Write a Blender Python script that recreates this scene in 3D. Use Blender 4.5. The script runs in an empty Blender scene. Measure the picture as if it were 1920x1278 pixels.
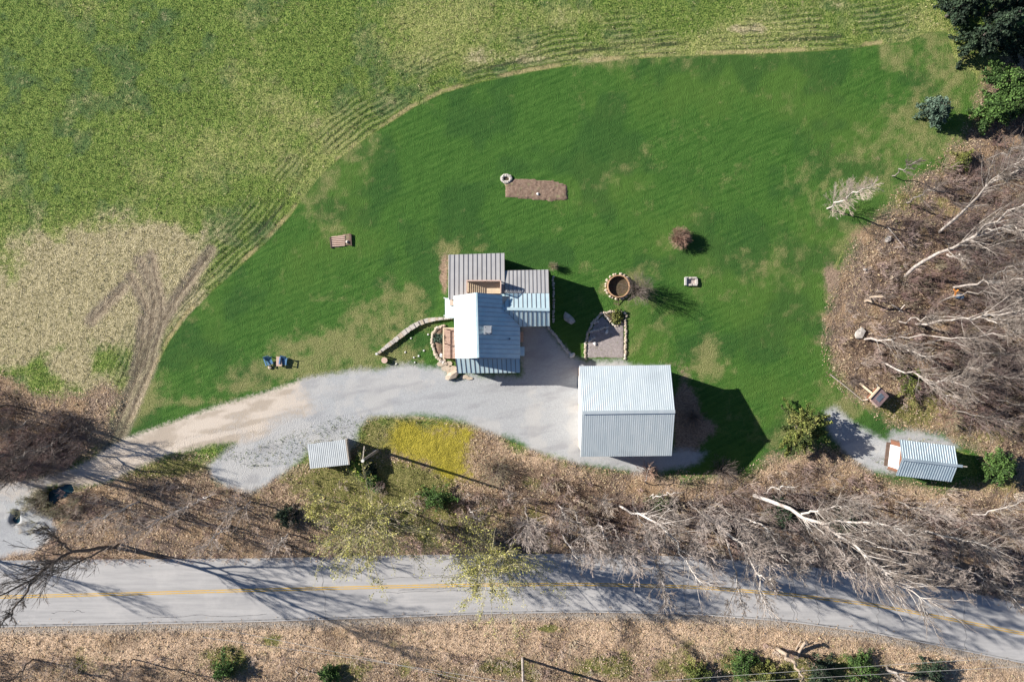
import bpy, math, random
import numpy as np
from mathutils import Vector, Matrix
random.seed(7)
RNG = np.random.default_rng(11)

# ------------------------------------------------------------------ camera, sky, sun, exposure
SC = bpy.context.scene
C = SC.collection
CAM_H, PPM = 75.0, 17.0            # camera height in metres, photograph pixels per metre on the ground
cam = bpy.data.cameras.new('camera'); cam.sensor_width = 36.0
cam.lens = 36.0 * CAM_H / (1920 / PPM); cam.clip_end = 2000; cam.clip_start = 1
camo = bpy.data.objects.new('camera', cam); C.objects.link(camo)
camo.location = (0, 0, CAM_H); SC.camera = camo

SUN_EL, SHADOW_DIR = math.radians(26.0), math.radians(-18.0)   # direction in which shadows fall, from +x
sv = Vector((-math.cos(SHADOW_DIR) * math.cos(SUN_EL), -math.sin(SHADOW_DIR) * math.cos(SUN_EL), math.sin(SUN_EL)))
world = bpy.data.worlds.new('World'); SC.world = world; world.use_nodes = True
wn = world.node_tree; sky = wn.nodes.new('ShaderNodeTexSky'); sky.sky_type = 'NISHITA'; sky.sun_disc = False
sky.sun_elevation = SUN_EL; sky.sun_rotation = math.atan2(sv.x, sv.y); sky.air_density = 0.85; sky.ozone_density = 6.0
sky.dust_density = 0.4
wn.links.new(sky.outputs[0], wn.nodes['Background'].inputs[0]); wn.nodes['Background'].inputs[1].default_value = 0.05
sl = bpy.data.lights.new('sun', 'SUN'); sl.energy = 5.0; sl.angle = math.radians(0.5); sl.color = (1.0, 0.94, 0.86)
so = bpy.data.objects.new('sun', sl); C.objects.link(so); so.rotation_euler = sv.to_track_quat('Z', 'Y').to_euler()
vs = SC.view_settings; vs.view_transform = 'Standard'; vs.look = 'None'; vs.gamma = 1; vs.use_curve_mapping = False
vs.exposure = 1.05

# ------------------------------------------------------------------ helpers
def W(px, py, z=0.0):
    """a place of the photograph, at height z above the ground, in metres"""
    s = (CAM_H - z) / CAM_H / PPM
    return np.array([(px - 960.0) * s, (639.0 - py) * s, z])

def tag(o, label=None, cat=None, group=None, kind=None):
    if label: o['label'] = label
    if cat: o['category'] = cat
    if group: o['group'] = group
    if kind: o['kind'] = kind
    return o

def thing(name, label, cat, loc, group=None):
    o = bpy.data.objects.new(name, None); C.objects.link(o); o.location = tuple(float(v) for v in loc)
    o.empty_display_size = 0.3
    return tag(o, label, cat, group)

def link(name, me, mat, parent=None):
    if mat is not None and len(me.materials) == 0: me.materials.append(mat)
    o = bpy.data.objects.new(name, me); C.objects.link(o)
    if parent is not None:
        o.parent = parent
        if parent.type == 'EMPTY': o.matrix_parent_inverse = Matrix.Translation(-parent.location)
    return o

def np_mesh(name, v, quads=None, tris=None, col=None, smooth=False):
    me = bpy.data.meshes.new(name)
    v = np.asarray(v, np.float32).reshape(-1, 3)
    q = np.zeros((0, 4), np.int32) if quads is None else np.asarray(quads, np.int32).reshape(-1, 4)
    t = np.zeros((0, 3), np.int32) if tris is None else np.asarray(tris, np.int32).reshape(-1, 3)
    me.vertices.add(len(v)); me.vertices.foreach_set('co', v.ravel())
    nl = q.size + t.size; me.loops.add(nl)
    me.loops.foreach_set('vertex_index', np.concatenate([q.ravel(), t.ravel()]).astype(np.int32))
    me.polygons.add(len(q) + len(t))
    ls = np.concatenate([np.arange(len(q)) * 4, q.size + np.arange(len(t)) * 3]).astype(np.int32)
    me.polygons.foreach_set('loop_start', ls)
    if smooth: me.polygons.foreach_set('use_smooth', np.ones(len(ls), bool))
    me.update(calc_edges=True)
    if col is not None:
        a = me.attributes.new('col', 'FLOAT_COLOR', 'POINT')
        c = np.ones((len(v), 4), np.float32); c[:, :3] = col; a.data.foreach_set('color', c.ravel())
    return me

class MB:
    """collects boxes, prisms and bars and links them as one mesh"""
    def __init__(s): s.v = []; s.f = []
    def add(s, vs, fs):
        b = len(s.v); s.v += [tuple(float(c) for c in p) for p in vs]; s.f += [[b + i for i in f] for f in fs]; return s
    def hexa(s, p):            # 4 bottom (ccw), 4 top
        return s.add(p, [(3, 2, 1, 0), (4, 5, 6, 7), (0, 1, 5, 4), (1, 2, 6, 5), (2, 3, 7, 6), (3, 0, 4, 7)])
    def box(s, x0, x1, y0, y1, z0, z1):
        return s.hexa([(x0, y0, z0), (x1, y0, z0), (x1, y1, z0), (x0, y1, z0), (x0, y0, z1), (x1, y0, z1), (x1, y1, z1), (x0, y1, z1)])
    def obox(s, c, sx, sy, z0, z1, ang=0.0):
        ca, sa = math.cos(ang), math.sin(ang); q = []
        for z in (z0, z1):
            for a, b in ((-1, -1), (1, -1), (1, 1), (-1, 1)):
                x, y = a * sx / 2, b * sy / 2; q.append((c[0] + x * ca - y * sa, c[1] + x * sa + y * ca, z))
        return s.hexa(q)
    def slab(s, a, b, c, d, th):     # quad (ccw from above) thickened downwards along its normal
        a, b, c, d = [np.asarray(p, float) for p in (a, b, c, d)]
        n = np.cross(c - a, d - b); n /= np.linalg.norm(n) + 1e-9
        if n[2] < 0: n = -n; a, b, c, d = a, d, c, b
        return s.hexa([a - n * th, b - n * th, c - n * th, d - n * th, a, b, c, d])
    def bar(s, a, b, w, h=None):
        a = np.asarray(a, float); b = np.asarray(b, float); h = h or w
        t = (b - a) / (np.linalg.norm(b - a) + 1e-9)
        up = np.array([0, 0, 1.0]) if abs(t[2]) < 0.95 else np.array([1.0, 0, 0])
        e = np.cross(t, up); e /= np.linalg.norm(e); u = np.cross(e, t)
        q = []
        for sy in (-h / 2, h / 2):
            for p, sx in ((a, -1), (b, -1), (b, 1), (a, 1)): q.append(p + e * sx * w / 2 + u * sy)
        return s.hexa(q)
    def poly(s, pts, z0, z1):       # vertical prism over a convex outline
        n = len(pts); A = sum(pts[i][0] * pts[(i + 1) % n][1] - pts[(i + 1) % n][0] * pts[i][1] for i in range(n))
        if A < 0: pts = pts[::-1]
        return s.add([(p[0], p[1], z0) for p in pts] + [(p[0], p[1], z1) for p in pts],
                     [tuple(range(n))[::-1], tuple(range(n, 2 * n))] + [(i, (i + 1) % n, n + (i + 1) % n, n + i) for i in range(n)])
    def cyl(s, c, r, z0, z1, n=12, r2=None):
        r2 = r if r2 is None else r2
        lo = [(c[0] + r * math.cos(2 * math.pi * i / n), c[1] + r * math.sin(2 * math.pi * i / n), z0) for i in range(n)]
        hi = [(c[0] + r2 * math.cos(2 * math.pi * i / n), c[1] + r2 * math.sin(2 * math.pi * i / n), z1) for i in range(n)]
        return s.add(lo + hi, [tuple(range(n))[::-1], tuple(range(n, 2 * n))] + [(i, (i + 1) % n, n + (i + 1) % n, n + i) for i in range(n)])
    def build(s, name, mat, parent=None, smooth=False):
        me = bpy.data.meshes.new(name); me.from_pydata(s.v, [], s.f)
        if smooth:
            for p in me.polygons: p.use_smooth = True
        me.update(); return link(name, me, mat, parent)

# ---- value / shader expressions -------------------------------------------------
class S:
    nt = None
    def __init__(s, sock): s.k = sock
    @staticmethod
    def m(op, *a, clamp=False):
        n = S.nt.nodes.new('ShaderNodeMath'); n.operation = op; n.use_clamp = clamp
        for i, v in enumerate(a):
            if isinstance(v, S): S.nt.links.new(v.k, n.inputs[i])
            else: n.inputs[i].default_value = float(v)
        return S(n.outputs[0])
    def __add__(s, o): return S.m('ADD', s, o)
    __radd__ = __add__
    def __sub__(s, o): return S.m('SUBTRACT', s, o)
    def __rsub__(s, o): return S.m('SUBTRACT', o, s)
    def __mul__(s, o): return S.m('MULTIPLY', s, o)
    __rmul__ = __mul__
def sstep(v, a, b):
    n = S.nt.nodes.new('ShaderNodeMapRange'); n.interpolation_type = 'SMOOTHSTEP'
    if isinstance(v, S): S.nt.links.new(v.k, n.inputs[0])
    n.inputs[1].default_value = a; n.inputs[2].default_value = b
    return S(n.outputs[0])
def noise(scale, detail=2.0, rough=0.55, vec=None, stretch=None, rot=0.0, off=0.0, dist=0.0):
    nt = S.nt
    if vec is None:
        g = nt.nodes.new('ShaderNodeNewGeometry'); vec = g.outputs['Position']
    if stretch or off:
        mp = nt.nodes.new('ShaderNodeMapping'); nt.links.new(vec, mp.inputs[0])
        if rot:
            m0 = nt.nodes.new('ShaderNodeMapping'); m0.inputs['Rotation'].default_value = (0, 0, rot)
            nt.links.new(vec, m0.inputs[0]); nt.links.new(m0.outputs[0], mp.inputs[0])
        mp.inputs['Scale'].default_value = stretch or (1, 1, 1); mp.inputs['Location'].default_value = (off, off * .7, 0); vec = mp.outputs[0]
    n = nt.nodes.new('ShaderNodeTexNoise'); n.inputs['Scale'].default_value = scale; n.inputs['Detail'].default_value = detail
    n.inputs['Roughness'].default_value = rough; n.inputs['Distortion'].default_value = dist; nt.links.new(vec, n.inputs['Vector'])
    return S(n.outputs[0])
def vor(scale, off=0.0, out='Color'):
    nt = S.nt; g = nt.nodes.new('ShaderNodeNewGeometry')
    n = nt.nodes.new('ShaderNodeTexVoronoi'); n.inputs['Scale'].default_value = scale
    nt.links.new(g.outputs['Position'], n.inputs['Vector'])
    if out == 'Color':
        sp = nt.nodes.new('ShaderNodeSeparateColor'); nt.links.new(n.outputs['Color'], sp.inputs[0]); return S(sp.outputs[0])
    return S(n.outputs[out])
def mix(f, a, b):
    n = S.nt.nodes.new('ShaderNodeMix'); n.data_type = 'RGBA'
    for i, v in ((0, f), (6, a), (7, b)):
        if isinstance(v, S): S.nt.links.new(v.k, n.inputs[i])
        elif i == 0: n.inputs[0].default_value = v
        else: n.inputs[i].default_value = (*v, 1)
    return S(n.outputs[2])
def attr(name):
    n = S.nt.nodes.new('ShaderNodeAttribute'); n.attribute_name = name
    sp = S.nt.nodes.new('ShaderNodeSeparateColor'); S.nt.links.new(n.outputs['Color'], sp.inputs[0])
    return S(sp.outputs[0]), S(sp.outputs[1]), S(sp.outputs[2]), S(n.outputs['Alpha'])
def new_mat(name, rough=0.85, metal=0.0, spec=0.3):
    m = bpy.data.materials.new(name); m.use_nodes = True; S.nt = m.node_tree
    b = m.node_tree.nodes['Principled BSDF']; b.inputs['Roughness'].default_value = rough
    b.inputs['Metallic'].default_value = metal; b.inputs['Specular IOR Level'].default_value = spec
    return m, b
def setc(b, c):
    if isinstance(c, S): S.nt.links.new(c.k, b.inputs['Base Color'])
    else: b.inputs['Base Color'].default_value = (*c, 1)
def bump(b, h, dist=0.05, strength=1.0):
    n = S.nt.nodes.new('ShaderNodeBump'); n.inputs['Distance'].default_value = dist; n.inputs['Strength'].default_value = strength
    S.nt.links.new(h.k, n.inputs['Height']); S.nt.links.new(n.outputs[0], b.inputs['Normal'])
def mottled(name, c1, c2, scale=3.0, rough=0.85, metal=0.0, spec=0.3, bd=0.02, c3=None, stretch=None, rot=0.0):
    m, b = new_mat(name, rough, metal, spec)
    n = noise(scale, 4, 0.65, stretch=stretch, rot=rot)
    c = mix(sstep(n, 0.35, 0.65), c1, c2)
    if c3: c = mix(sstep(noise(scale * 0.31, 3, .6, off=9.0), 0.55, 0.7), c, c3)
    setc(b, c)
    if bd: bump(b, noise(scale * 4, 3, .6, stretch=stretch, rot=rot), bd)
    return m
def colmat(name, rough=0.9, spec=0.15, var=0.25):
    m, b = new_mat(name, rough, 0, spec)
    n = S.nt.nodes.new('ShaderNodeAttribute'); n.attribute_name = 'col'
    k = sstep(noise(5.0, 2), 0.3, 0.7) * var
    setc(b, mix(k, S(n.outputs['Color']), (0.08, 0.07, 0.05))); return m

M = {}
M['roof_white'] = mottled('white_metal_roof', (.48, .62, .655), (.54, .68, .71), 0.9, .42, .25, .5, 0, (.42, .63, .68))
M['roof_grey'] = mottled('grey_metal_roof', (.37, .365, .365), (.41, .405, .40), 0.8, .5, .1, .4, 0, (.34, .335, .335))
M['roof_seam'] = mottled('roof_seam_metal', (.36, .40, .44), (.44, .47, .5), 2, .5, .2, .4, 0)
M['seam_grey'] = mottled('grey_seam_metal', (.15, .14, .14), (.19, .18, .18), 2, .5, .2, .4, 0)
M['small_white'] = mottled('white_shed_sheet', (.44, .47, .48), (.50, .53, .54), 0.9, .5, .3, .4, 0)
M['barn_roof'] = mottled('galvanised_roof', (0.541, 0.613, 0.635), (0.619, 0.680, 0.693), 0.7, .42, .45, .5, 0, (0.503, 0.565, 0.588), stretch=(3, .4, 1))
M['shed_roof'] = mottled('old_galvanised_roof', (.40, .49, .54), (.50, .58, .62), 0.8, .42, .45, .5, 0, (.36, .44, .49))
M['siding'] = mottled('tan_board_siding', (.52, .42, .34), (.60, .50, .42), 2.0, .75, 0, .3, .01, stretch=(.3, .3, 3))
M['white_trim'] = mottled('white_painted_trim', (0.592, 0.592, 0.576), (0.640, 0.640, 0.624), 3, .5, 0, .4, .004)
M['glass'] = mottled('dark_window_glass', (.03, .04, .05), (.05, .06, .07), 1, .08, 0, .5, 0)
M['wood_deck'] = mottled('weathered_deck_wood', (.46, .32, .25), (.56, .41, .33), 4, .8, 0, .25, .01, stretch=(.4, 5, 1))
M['wood_pale'] = mottled('pale_new_wood', (0.561, 0.451, 0.306), (0.629, 0.518, 0.383), 4, .75, 0, .25, .01, stretch=(.5, 5, 1))
M['wood_grey'] = mottled('grey_weathered_wood', (.38, .33, .28), (.50, .44, .38), 5, .85, 0, .2, .01)
M['wood_dark'] = mottled('dark_brown_wood', (.10, .07, .055), (.15, .10, .08), 4, .8, 0, .2, .01)
M['wood_red'] = mottled('red_stained_wood', (0.165, 0.066, 0.043), (0.209, 0.109, 0.068), 4, .75, 0, .25, .01, stretch=(.4, 4, 1))
M['stone'] = mottled('pale_field_stone', (.42, .38, .33), (.56, .52, .47), 5, .85, 0, .3, .03, (.30, .27, .24))
M['stone_tan'] = mottled('tan_field_stone', (0.432, 0.352, 0.264), (0.512, 0.440, 0.352), 5, .85, 0, .3, .03, (0.336, 0.272, 0.208))
M['stone_white'] = mottled('white_quartz_stone', (0.576, 0.560, 0.528), (0.656, 0.640, 0.608), 5, .7, 0, .35, .02)
M['rust'] = mottled('rusty_steel_rim', (.42, .24, .13), (.55, .36, .22), 6, .7, .2, .3, .01)
M['soil'] = mottled('brown_garden_soil', (.20, .135, .10), (.29, .21, .155), 5, .95, 0, .1, .08, (.27, .24, .14))
M['soil_dark'] = mottled('dark_damp_soil', (.07, .055, .035), (.12, .09, .06), 5, .95, 0, .1, .06, (.07, .09, .03))
M['pebble'] = mottled('mauve_pebble_fill', (.27, .235, .225), (.38, .34, .33), 9, .9, 0, .2, .05, (.24, .22, .18))
M['ash'] = mottled('grey_wood_ash', (.36, .30, .28), (.50, .44, .42), 9, .95, 0, .1, .03, (.18, .15, .14))
M['chimney'] = mottled('grey_chimney_metal', (.26, .28, .30), (.36, .38, .40), 4, .45, .3, .4, .01)
M['black'] = mottled('black_metal', (.02, .02, .02), (.035, .035, .035), 4, .5, .2, .4, 0)
M['blue'] = mottled('blue_chair_paint', (.06, .16, .30), (.09, .21, .36), 5, .6, 0, .4, .004)
M['salmon'] = mottled('pale_salmon_wood', (0.527, 0.365, 0.289), (0.595, 0.442, 0.365), 4, .8, 0, .2, .005, stretch=(4, .4, 1))
M['blue_panel'] = mottled('blue_grey_roof_felt', (.10, .13, .17), (.15, .18, .22), 4, .7, 0, .3, .01)
M['mauve_roof'] = mottled('mauve_brown_roofing', (.22, .15, .15), (.29, .20, .20), 4, .85, 0, .2, .01)
M['orange'] = mottled('orange_plastic', (.75, .25, .04), (.80, .32, .07), 4, .5, 0, .4, 0)
M['barrel'] = mottled('blue_plastic', (.05, .10, .18), (.07, .13, .22), 4, .5, 0, .4, 0)
M['wire'] = mottled('pale_cable', (.50, .49, .46), (.6, .58, .55), 4, .5, .3, .4, 0)
M['concrete'] = mottled('grey_concrete', (.36, .35, .33), (.44, .43, .41), 4, .9, 0, .2, .01)
M['bark_pale'] = mottled('pale_grey_bark', (.26, .225, .20), (.45, .405, .37), 1.6, .9, 0, .15, .02, (.15, .125, .11), stretch=(1, 1, 2))
M['bark_white'] = mottled('whitish_birch_bark', (.40, .36, .33), (.56, .52, .48), 1.6, .9, 0, .15, .02, (.22, .18, .16), stretch=(1, 1, 2))
M['bark_grey'] = mottled('grey_brown_bark', (0.192, 0.168, 0.152), (0.288, 0.256, 0.232), 3, .9, 0, .15, .02, (0.120, 0.096, 0.080))
M['bark_dark'] = mottled('dark_bark', (.09, .075, .065), (.15, .125, .11), 3, .9, 0, .15, .02)
M['bark_tan'] = mottled('bare_tan_trunk_wood', (0.313, 0.245, 0.184), (0.408, 0.340, 0.272), 3, .9, 0, .15, .03, (0.095, 0.068, 0.054))
M['bark_olive'] = mottled('olive_willow_bark', (.34, .30, .20), (.44, .40, .28), 3, .9, 0, .15, .02)
M['twig_pale'] = mottled('pale_twig', (0.204, 0.168, 0.145), (0.252, 0.215, 0.186), 2, .9, 0, .1, 0)
M['twig_grey'] = mottled('grey_brown_twig', (0.146, 0.117, 0.103), (0.202, 0.164, 0.144), 2, .9, 0, .1, 0)
M['twig_tan'] = mottled('tan_twig', (.46, .37, .31), (.56, .47, .40), 2, .9, 0, .1, 0)
M['twig_bank'] = mottled('greyish_tan_twig', (.33, .275, .245), (.43, .37, .33), 2, .9, 0, .1, 0)
M['twig_dark'] = mottled('dark_twig', (.11, .095, .085), (.17, .145, .13), 2, .9, 0, .1, 0)
M['twig_red'] = mottled('russet_twig', (.30, .18, .14), (.42, .29, .22), 2, .9, 0, .1, 0, (.36, .30, .22))
M['twig_olive'] = mottled('olive_twig', (.33, .30, .19), (.42, .39, .25), 2, .9, 0, .1, 0)
M['bud'] = colmat('budding_leaf', .8, .2, .0)
M['needle'] = colmat('evergreen_needle', .75, .2, .0)
M['grassblade'] = colmat('grass_blade', .85, .15, .0)
M['leaf'] = colmat('fallen_leaf', .9, .1, .0)
M['brush'] = colmat('brush_stem', .9, .1, .1)
# ------------------------------------------------------------------ plan of the ground (outlines in photograph pixels)
LAWN = [(225, 822), (250, 790), (275, 730), (292, 690), (318, 640), (352, 592), (400, 545), (450, 500), (500, 455), (545, 405), (575, 362), (605, 325), (650, 287), (700, 250), (740, 226), (775, 203), (830, 176), (900, 155), (1000, 135), (1100, 119), (1200, 110), (1300, 105), (1420, 102), (1560, 95), (1640, 86), (1700, 78), (1740, 60), (1775, 60), (1790, 110), (1830, 140), (1832, 190), (1800, 250), (1745, 305), (1690, 345), (1640, 400), (1592, 450), (1563, 500), (1556, 560), (1543, 620), (1550, 690), (1580, 730), (1640, 768), (1690, 800), (1670, 860), (1600, 850), (1500, 865), (1440, 866), (1390, 888), (1300, 892), (1200, 886), (1100, 865), (960, 830), (880, 790), (760, 776), (690, 776), (560, 780), (420, 800), (300, 830)]
GRAVEL = [(566, 714), (640, 697), (705, 694), (725, 687), (790, 685), (826, 690), (852, 712), (880, 700), (975, 703), (974, 600), (1025, 611), (1075, 668), (1100, 677), (1172, 680), (1246, 692), (1252, 845), (1330, 846), (1310, 868), (1240, 886), (1180, 882), (1110, 872), (1040, 856), (985, 836), (940, 815), (885, 794), (830, 781), (740, 778), (692, 783), (675, 798), (669, 828), (652, 850), (576, 848), (562, 866), (535, 882), (505, 905), (470, 920), (430, 912), (397, 895), (386, 872), (440, 838), (505, 815), (522, 790), (572, 768), (560, 740)]
DIRT = [(640, 705), (566, 712), (500, 735), (420, 757), (340, 785), (280, 806), (235, 822), (205, 838), (170, 862), (110, 888), (50, 900), (-60, 915), (-60, 985), (20, 962), (62, 935), (95, 908), (150, 912), (200, 903), (250, 880), (320, 850), (400, 832), (440, 828), (450, 845), (520, 815), (600, 790), (680, 760), (760, 740), (760, 715)]
WOODS_R = [(2100, 60), (1900, 110), (1850, 140), (1838, 200), (1806, 258), (1752, 312), (1698, 352), (1648, 412), (1604, 462), (1576, 520), (1556, 590), (1549, 650), (1560, 705), (1610, 750), (1650, 772), (1672, 800), (1760, 806), (1830, 840), (1860, 900), (2100, 920)]
STRIP = [(-200, 700), (0, 702), (40, 735), (90, 742), (150, 745), (205, 722), (228, 742), (200, 810), (160, 868), (60, 905), (95, 912), (150, 915), (200, 908), (250, 886), (330, 858), (400, 862), (470, 880), (560, 870), (668, 836), (672, 796), (700, 776), (880, 792), (985, 838), (1110, 874), (1240, 888), (1300, 894), (1390, 890), (1452, 858), (1520, 845), (1570, 838), (1650, 890), (1672, 905), (1760, 915), (1860, 900), (2100, 920), (2100, 1500), (-200, 1500)]
MOSS = [(745, 795), (790, 792), (845, 796), (881, 802), (883, 850), (888, 904), (850, 898), (800, 878), (735, 855), (712, 825), (722, 800)]
ROAD_TOP = [(-200, 1052), (0, 1050), (200, 1048), (480, 1046), (760, 1040), (920, 1038), (1100, 1037), (1300, 1043), (1480, 1057), (1640, 1077), (1780, 1103), (1920, 1131), (2120, 1172)]
ROAD_MID = [(-200, 1123), (0, 1118), (240, 1112), (480, 1105), (760, 1098), (920, 1095), (1100, 1094), (1300, 1099), (1480, 1113), (1640, 1133), (1780, 1159), (1920, 1187), (2120, 1228)]
ROAD_BOT = [(-200, 1179), (0, 1175), (200, 1171), (480, 1165), (760, 1156), (920, 1150), (1100, 1147), (1300, 1151), (1480, 1165), (1640, 1187), (1780, 1214), (1920, 1243), (2120, 1286)]
ROAD = ROAD_TOP + ROAD_BOT[::-1]
BROOK = [(100, 900), (66, 930), (72, 952), (100, 968), (108, 992), (95, 1016), (66, 1038), (20, 1047), (-60, 1050), (-60, 915), (50, 900)]
PATH_R = [(1545, 770), (1565, 766), (1600, 792), (1640, 815), (1662, 822), (1672, 805), (1700, 808), (1765, 818), (1795, 838), (1700, 870), (1676, 885), (1640, 884), (1620, 872), (1590, 850), (1560, 820)]

def to_m(poly): return np.array([W(*p)[:2] for p in poly])
def sdf(poly, X, Y):
    P = to_m(poly); n = len(P); d = np.full(X.shape, 1e9); ins = np.zeros(X.shape, bool)
    for i in range(n):
        ax, ay = P[i]; bx, by = P[(i + 1) % n]; ex, ey = bx - ax, by - ay
        t = np.clip(((X - ax) * ex + (Y - ay) * ey) / (ex * ex + ey * ey + 1e-9), 0, 1)
        d = np.minimum(d, (X - ax - t * ex) ** 2 + (Y - ay - t * ey) ** 2)
        c = ((ay > Y) != (by > Y))
        ins ^= c & (X < (bx - ax) * (Y - ay) / ((by - ay) if abs(by - ay) > 1e-9 else 1e-9) + ax)
    d = np.sqrt(d); return np.where(ins, d, -d)
def dline(pts, X, Y):
    P = to_m(pts); d = np.full(X.shape, 1e9)
    for (ax, ay), (bx, by) in zip(P[:-1], P[1:]):
        ex, ey = bx - ax, by - ay
        t = np.clip(((X - ax) * ex + (Y - ay) * ey) / (ex * ex + ey * ey + 1e-9), 0, 1)
        d = np.minimum(d, (X - ax - t * ex) ** 2 + (Y - ay - t * ey) ** 2)
    return np.sqrt(d)
def blobs(lst, X, Y):
    o = np.zeros(X.shape)
    for cx, cy, rx, ry, a in lst:
        c = W(cx, cy); q = ((X - c[0]) / (rx / PPM)) ** 2 + ((Y - c[1]) / (ry / PPM)) ** 2
        o = o + a * np.exp(-.8 * q)
    return np.clip(o, 0, 1.0)
def vnoise(X, Y, scale, seed):
    """smooth value noise, 0..1"""
    r = np.random.default_rng(seed).random((256, 256)); x = X * scale + 500; y = Y * scale + 500
    i = np.floor(x).astype(int); j = np.floor(y).astype(int); u = x - i; v = y - j; u = u * u * (3 - 2 * u); v = v * v * (3 - 2 * v)
    g = lambda a, b: r[a % 256, b % 256]
    return (g(i, j) * (1 - u) + g(i + 1, j) * u) * (1 - v) + (g(i, j + 1) * (1 - u) + g(i + 1, j + 1) * u) * v

def fbm(X, Y, scale, octs, seed):
    o = 0; a = 1.0; t = 0
    for k in range(octs): o = o + a * vnoise(X + 3.7 * k, Y - 1.3 * k, scale * 2 ** k, seed * 31 + k); t += a; a *= .55
    return np.clip((o / t - .5) * 1.5 + .5, 0, 1)

DEAD = [(110, 520, 95, 60, .95), (200, 470, 120, 45, .8), (300, 450, 80, 35, .75), (150, 580, 130, 50, 1.0), (260, 560, 60, 70, .95), (60, 620, 70, 40, 1.0), (330, 500, 50, 40, .65), (20, 660, 40, 35, 1.), (134, 688, 34, 26, 1.), (285, 730, 26, 40, .85), (190, 720, 40, 22, .75), (130, 770, 70, 25, .8), (262, 770, 20, 22, .8),
        (690, 600, 60, 26, .62), (650, 640, 70, 22, .60), (740, 560, 50, 22, .55), (790, 560, 40, 30, .6), (820, 480, 30, 26, .55), (880, 462, 60, 14, .50), (560, 694, 80, 18, .95), (470, 722, 70, 12, .85), (640, 686, 110, 20, 1.), (740, 668, 60, 16, .7), (700, 640, 70, 34, .5), (380, 752, 60, 9, .7), (600, 650, 70, 26, .45), (540, 650, 30, 12, .5), (770, 600, 40, 14, .6),
        (1670, 200, 36, 30, .6), (1725, 190, 40, 50, .35), (1720, 260, 50, 34, .45), (1640, 330, 50, 40, .45), (1775, 150, 36, 50, .4), (1660, 110, 20, 30, .75), (1750, 60, 40, 70, .7), (1780, 280, 50, 30, .8), (1850, 160, 16, 60, .9), (1570, 560, 24, 60, .55), (1590, 470, 30, 40, .5), (1560, 730, 40, 50, .5), (1480, 830, 40, 40, .45), (1420, 790, 50, 30, .35), (1590, 770, 30, 20, .7), (1400, 55, 50, 14, .9), (1100, 30, 130, 20, .4), (1200, 655, 24, 22, .5), (1325, 660, 20, 46, .75), (1330, 700, 34, 40, .4), (1240, 600, 50, 30, .15), (1100, 505, 30, 20, .3), (1280, 290, 90, 60, .22), (1500, 330, 90, 60, .25), (1420, 500, 60, 50, .2),
        (1140, 540, 24, 24, .6), (1190, 530, 30, 28, .75), (740, 40, 200, 60, .5), (560, 200, 160, 90, .45), (420, 300, 150, 80, .4), (900, 80, 160, 50, .55), (60, 160, 60, 40, .3), (1500, 60, 120, 30, .3), (1050, 110, 160, 18, .65), (1300, 85, 160, 16, .6), (500, 300, 120, 80, .35)]
OLIVE = [(330, 875, 75, 16, 1), (760, 800, 90, 25, .9), (715, 820, 50, 40, .8), (640, 890, 40, 26, .8), (760, 890, 60, 20, .8), (860, 785, 40, 8, .9), (1500, 780, 60, 40, .8), (1690, 770, 50, 26, .8), (1800, 905, 90, 14, .6), (700, 950, 110, 60, .8), (560, 905, 60, 30, .6), (900, 990, 90, 40, .6), (800, 920, 80, 30, .6), (420, 900, 40, 14, .5), (1000, 900, 60, 20, .4), (1850, 820, 50, 20, .5), (1740, 735, 26, 18, .6), (1690, 500, 20, 16, .4), (1700, 380, 60, 30, .5), (1300, 1240, 90, 30, .5), (1480, 1260, 100, 26, .7), (430, 1240, 50, 30, .7), (150, 1250, 60, 20, .4), (640, 1250, 60, 26, .6), (800, 1262, 60, 20, .5), (950, 1255, 60, 20, .5), (1130, 1250, 70, 24, .6), (740, 1205, 20, 10, .7), (1025, 1178, 20, 6, 1.), (500, 1200, 30, 12, .4), (1600, 1255, 100, 26, .6)]
BROWN = [(1283, 780, 22, 80, .9), (1310, 800, 30, 60, .6), (833, 522, 10, 36, 1.), (1560, 520, 16, 40, .8), (700, 850, 26, 16, .6), (90, 800, 90, 40, .6), (1700, 420, 40, 40, .4), (1690, 560, 90, 60, .3), (1650, 300, 20, 10, .4)]
TRACKS = [[(196, 848), (222, 790), (243, 735), (262, 690), (276, 640), (286, 600), (288, 560), (276, 520), (262, 488)], [(214, 842), (242, 780), (262, 730), (282, 685), (292, 640), (303, 600), (300, 560), (290, 520), (283, 480)], [(284, 630), (276, 580), (258, 540), (245, 520)], [(303, 600), (330, 560), (360, 520), (395, 470)], [(270, 690), (279, 640), (281, 600)], [(252, 700), (266, 640), (268, 600)], [(170, 600), (205, 565), (230, 540)]]

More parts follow.
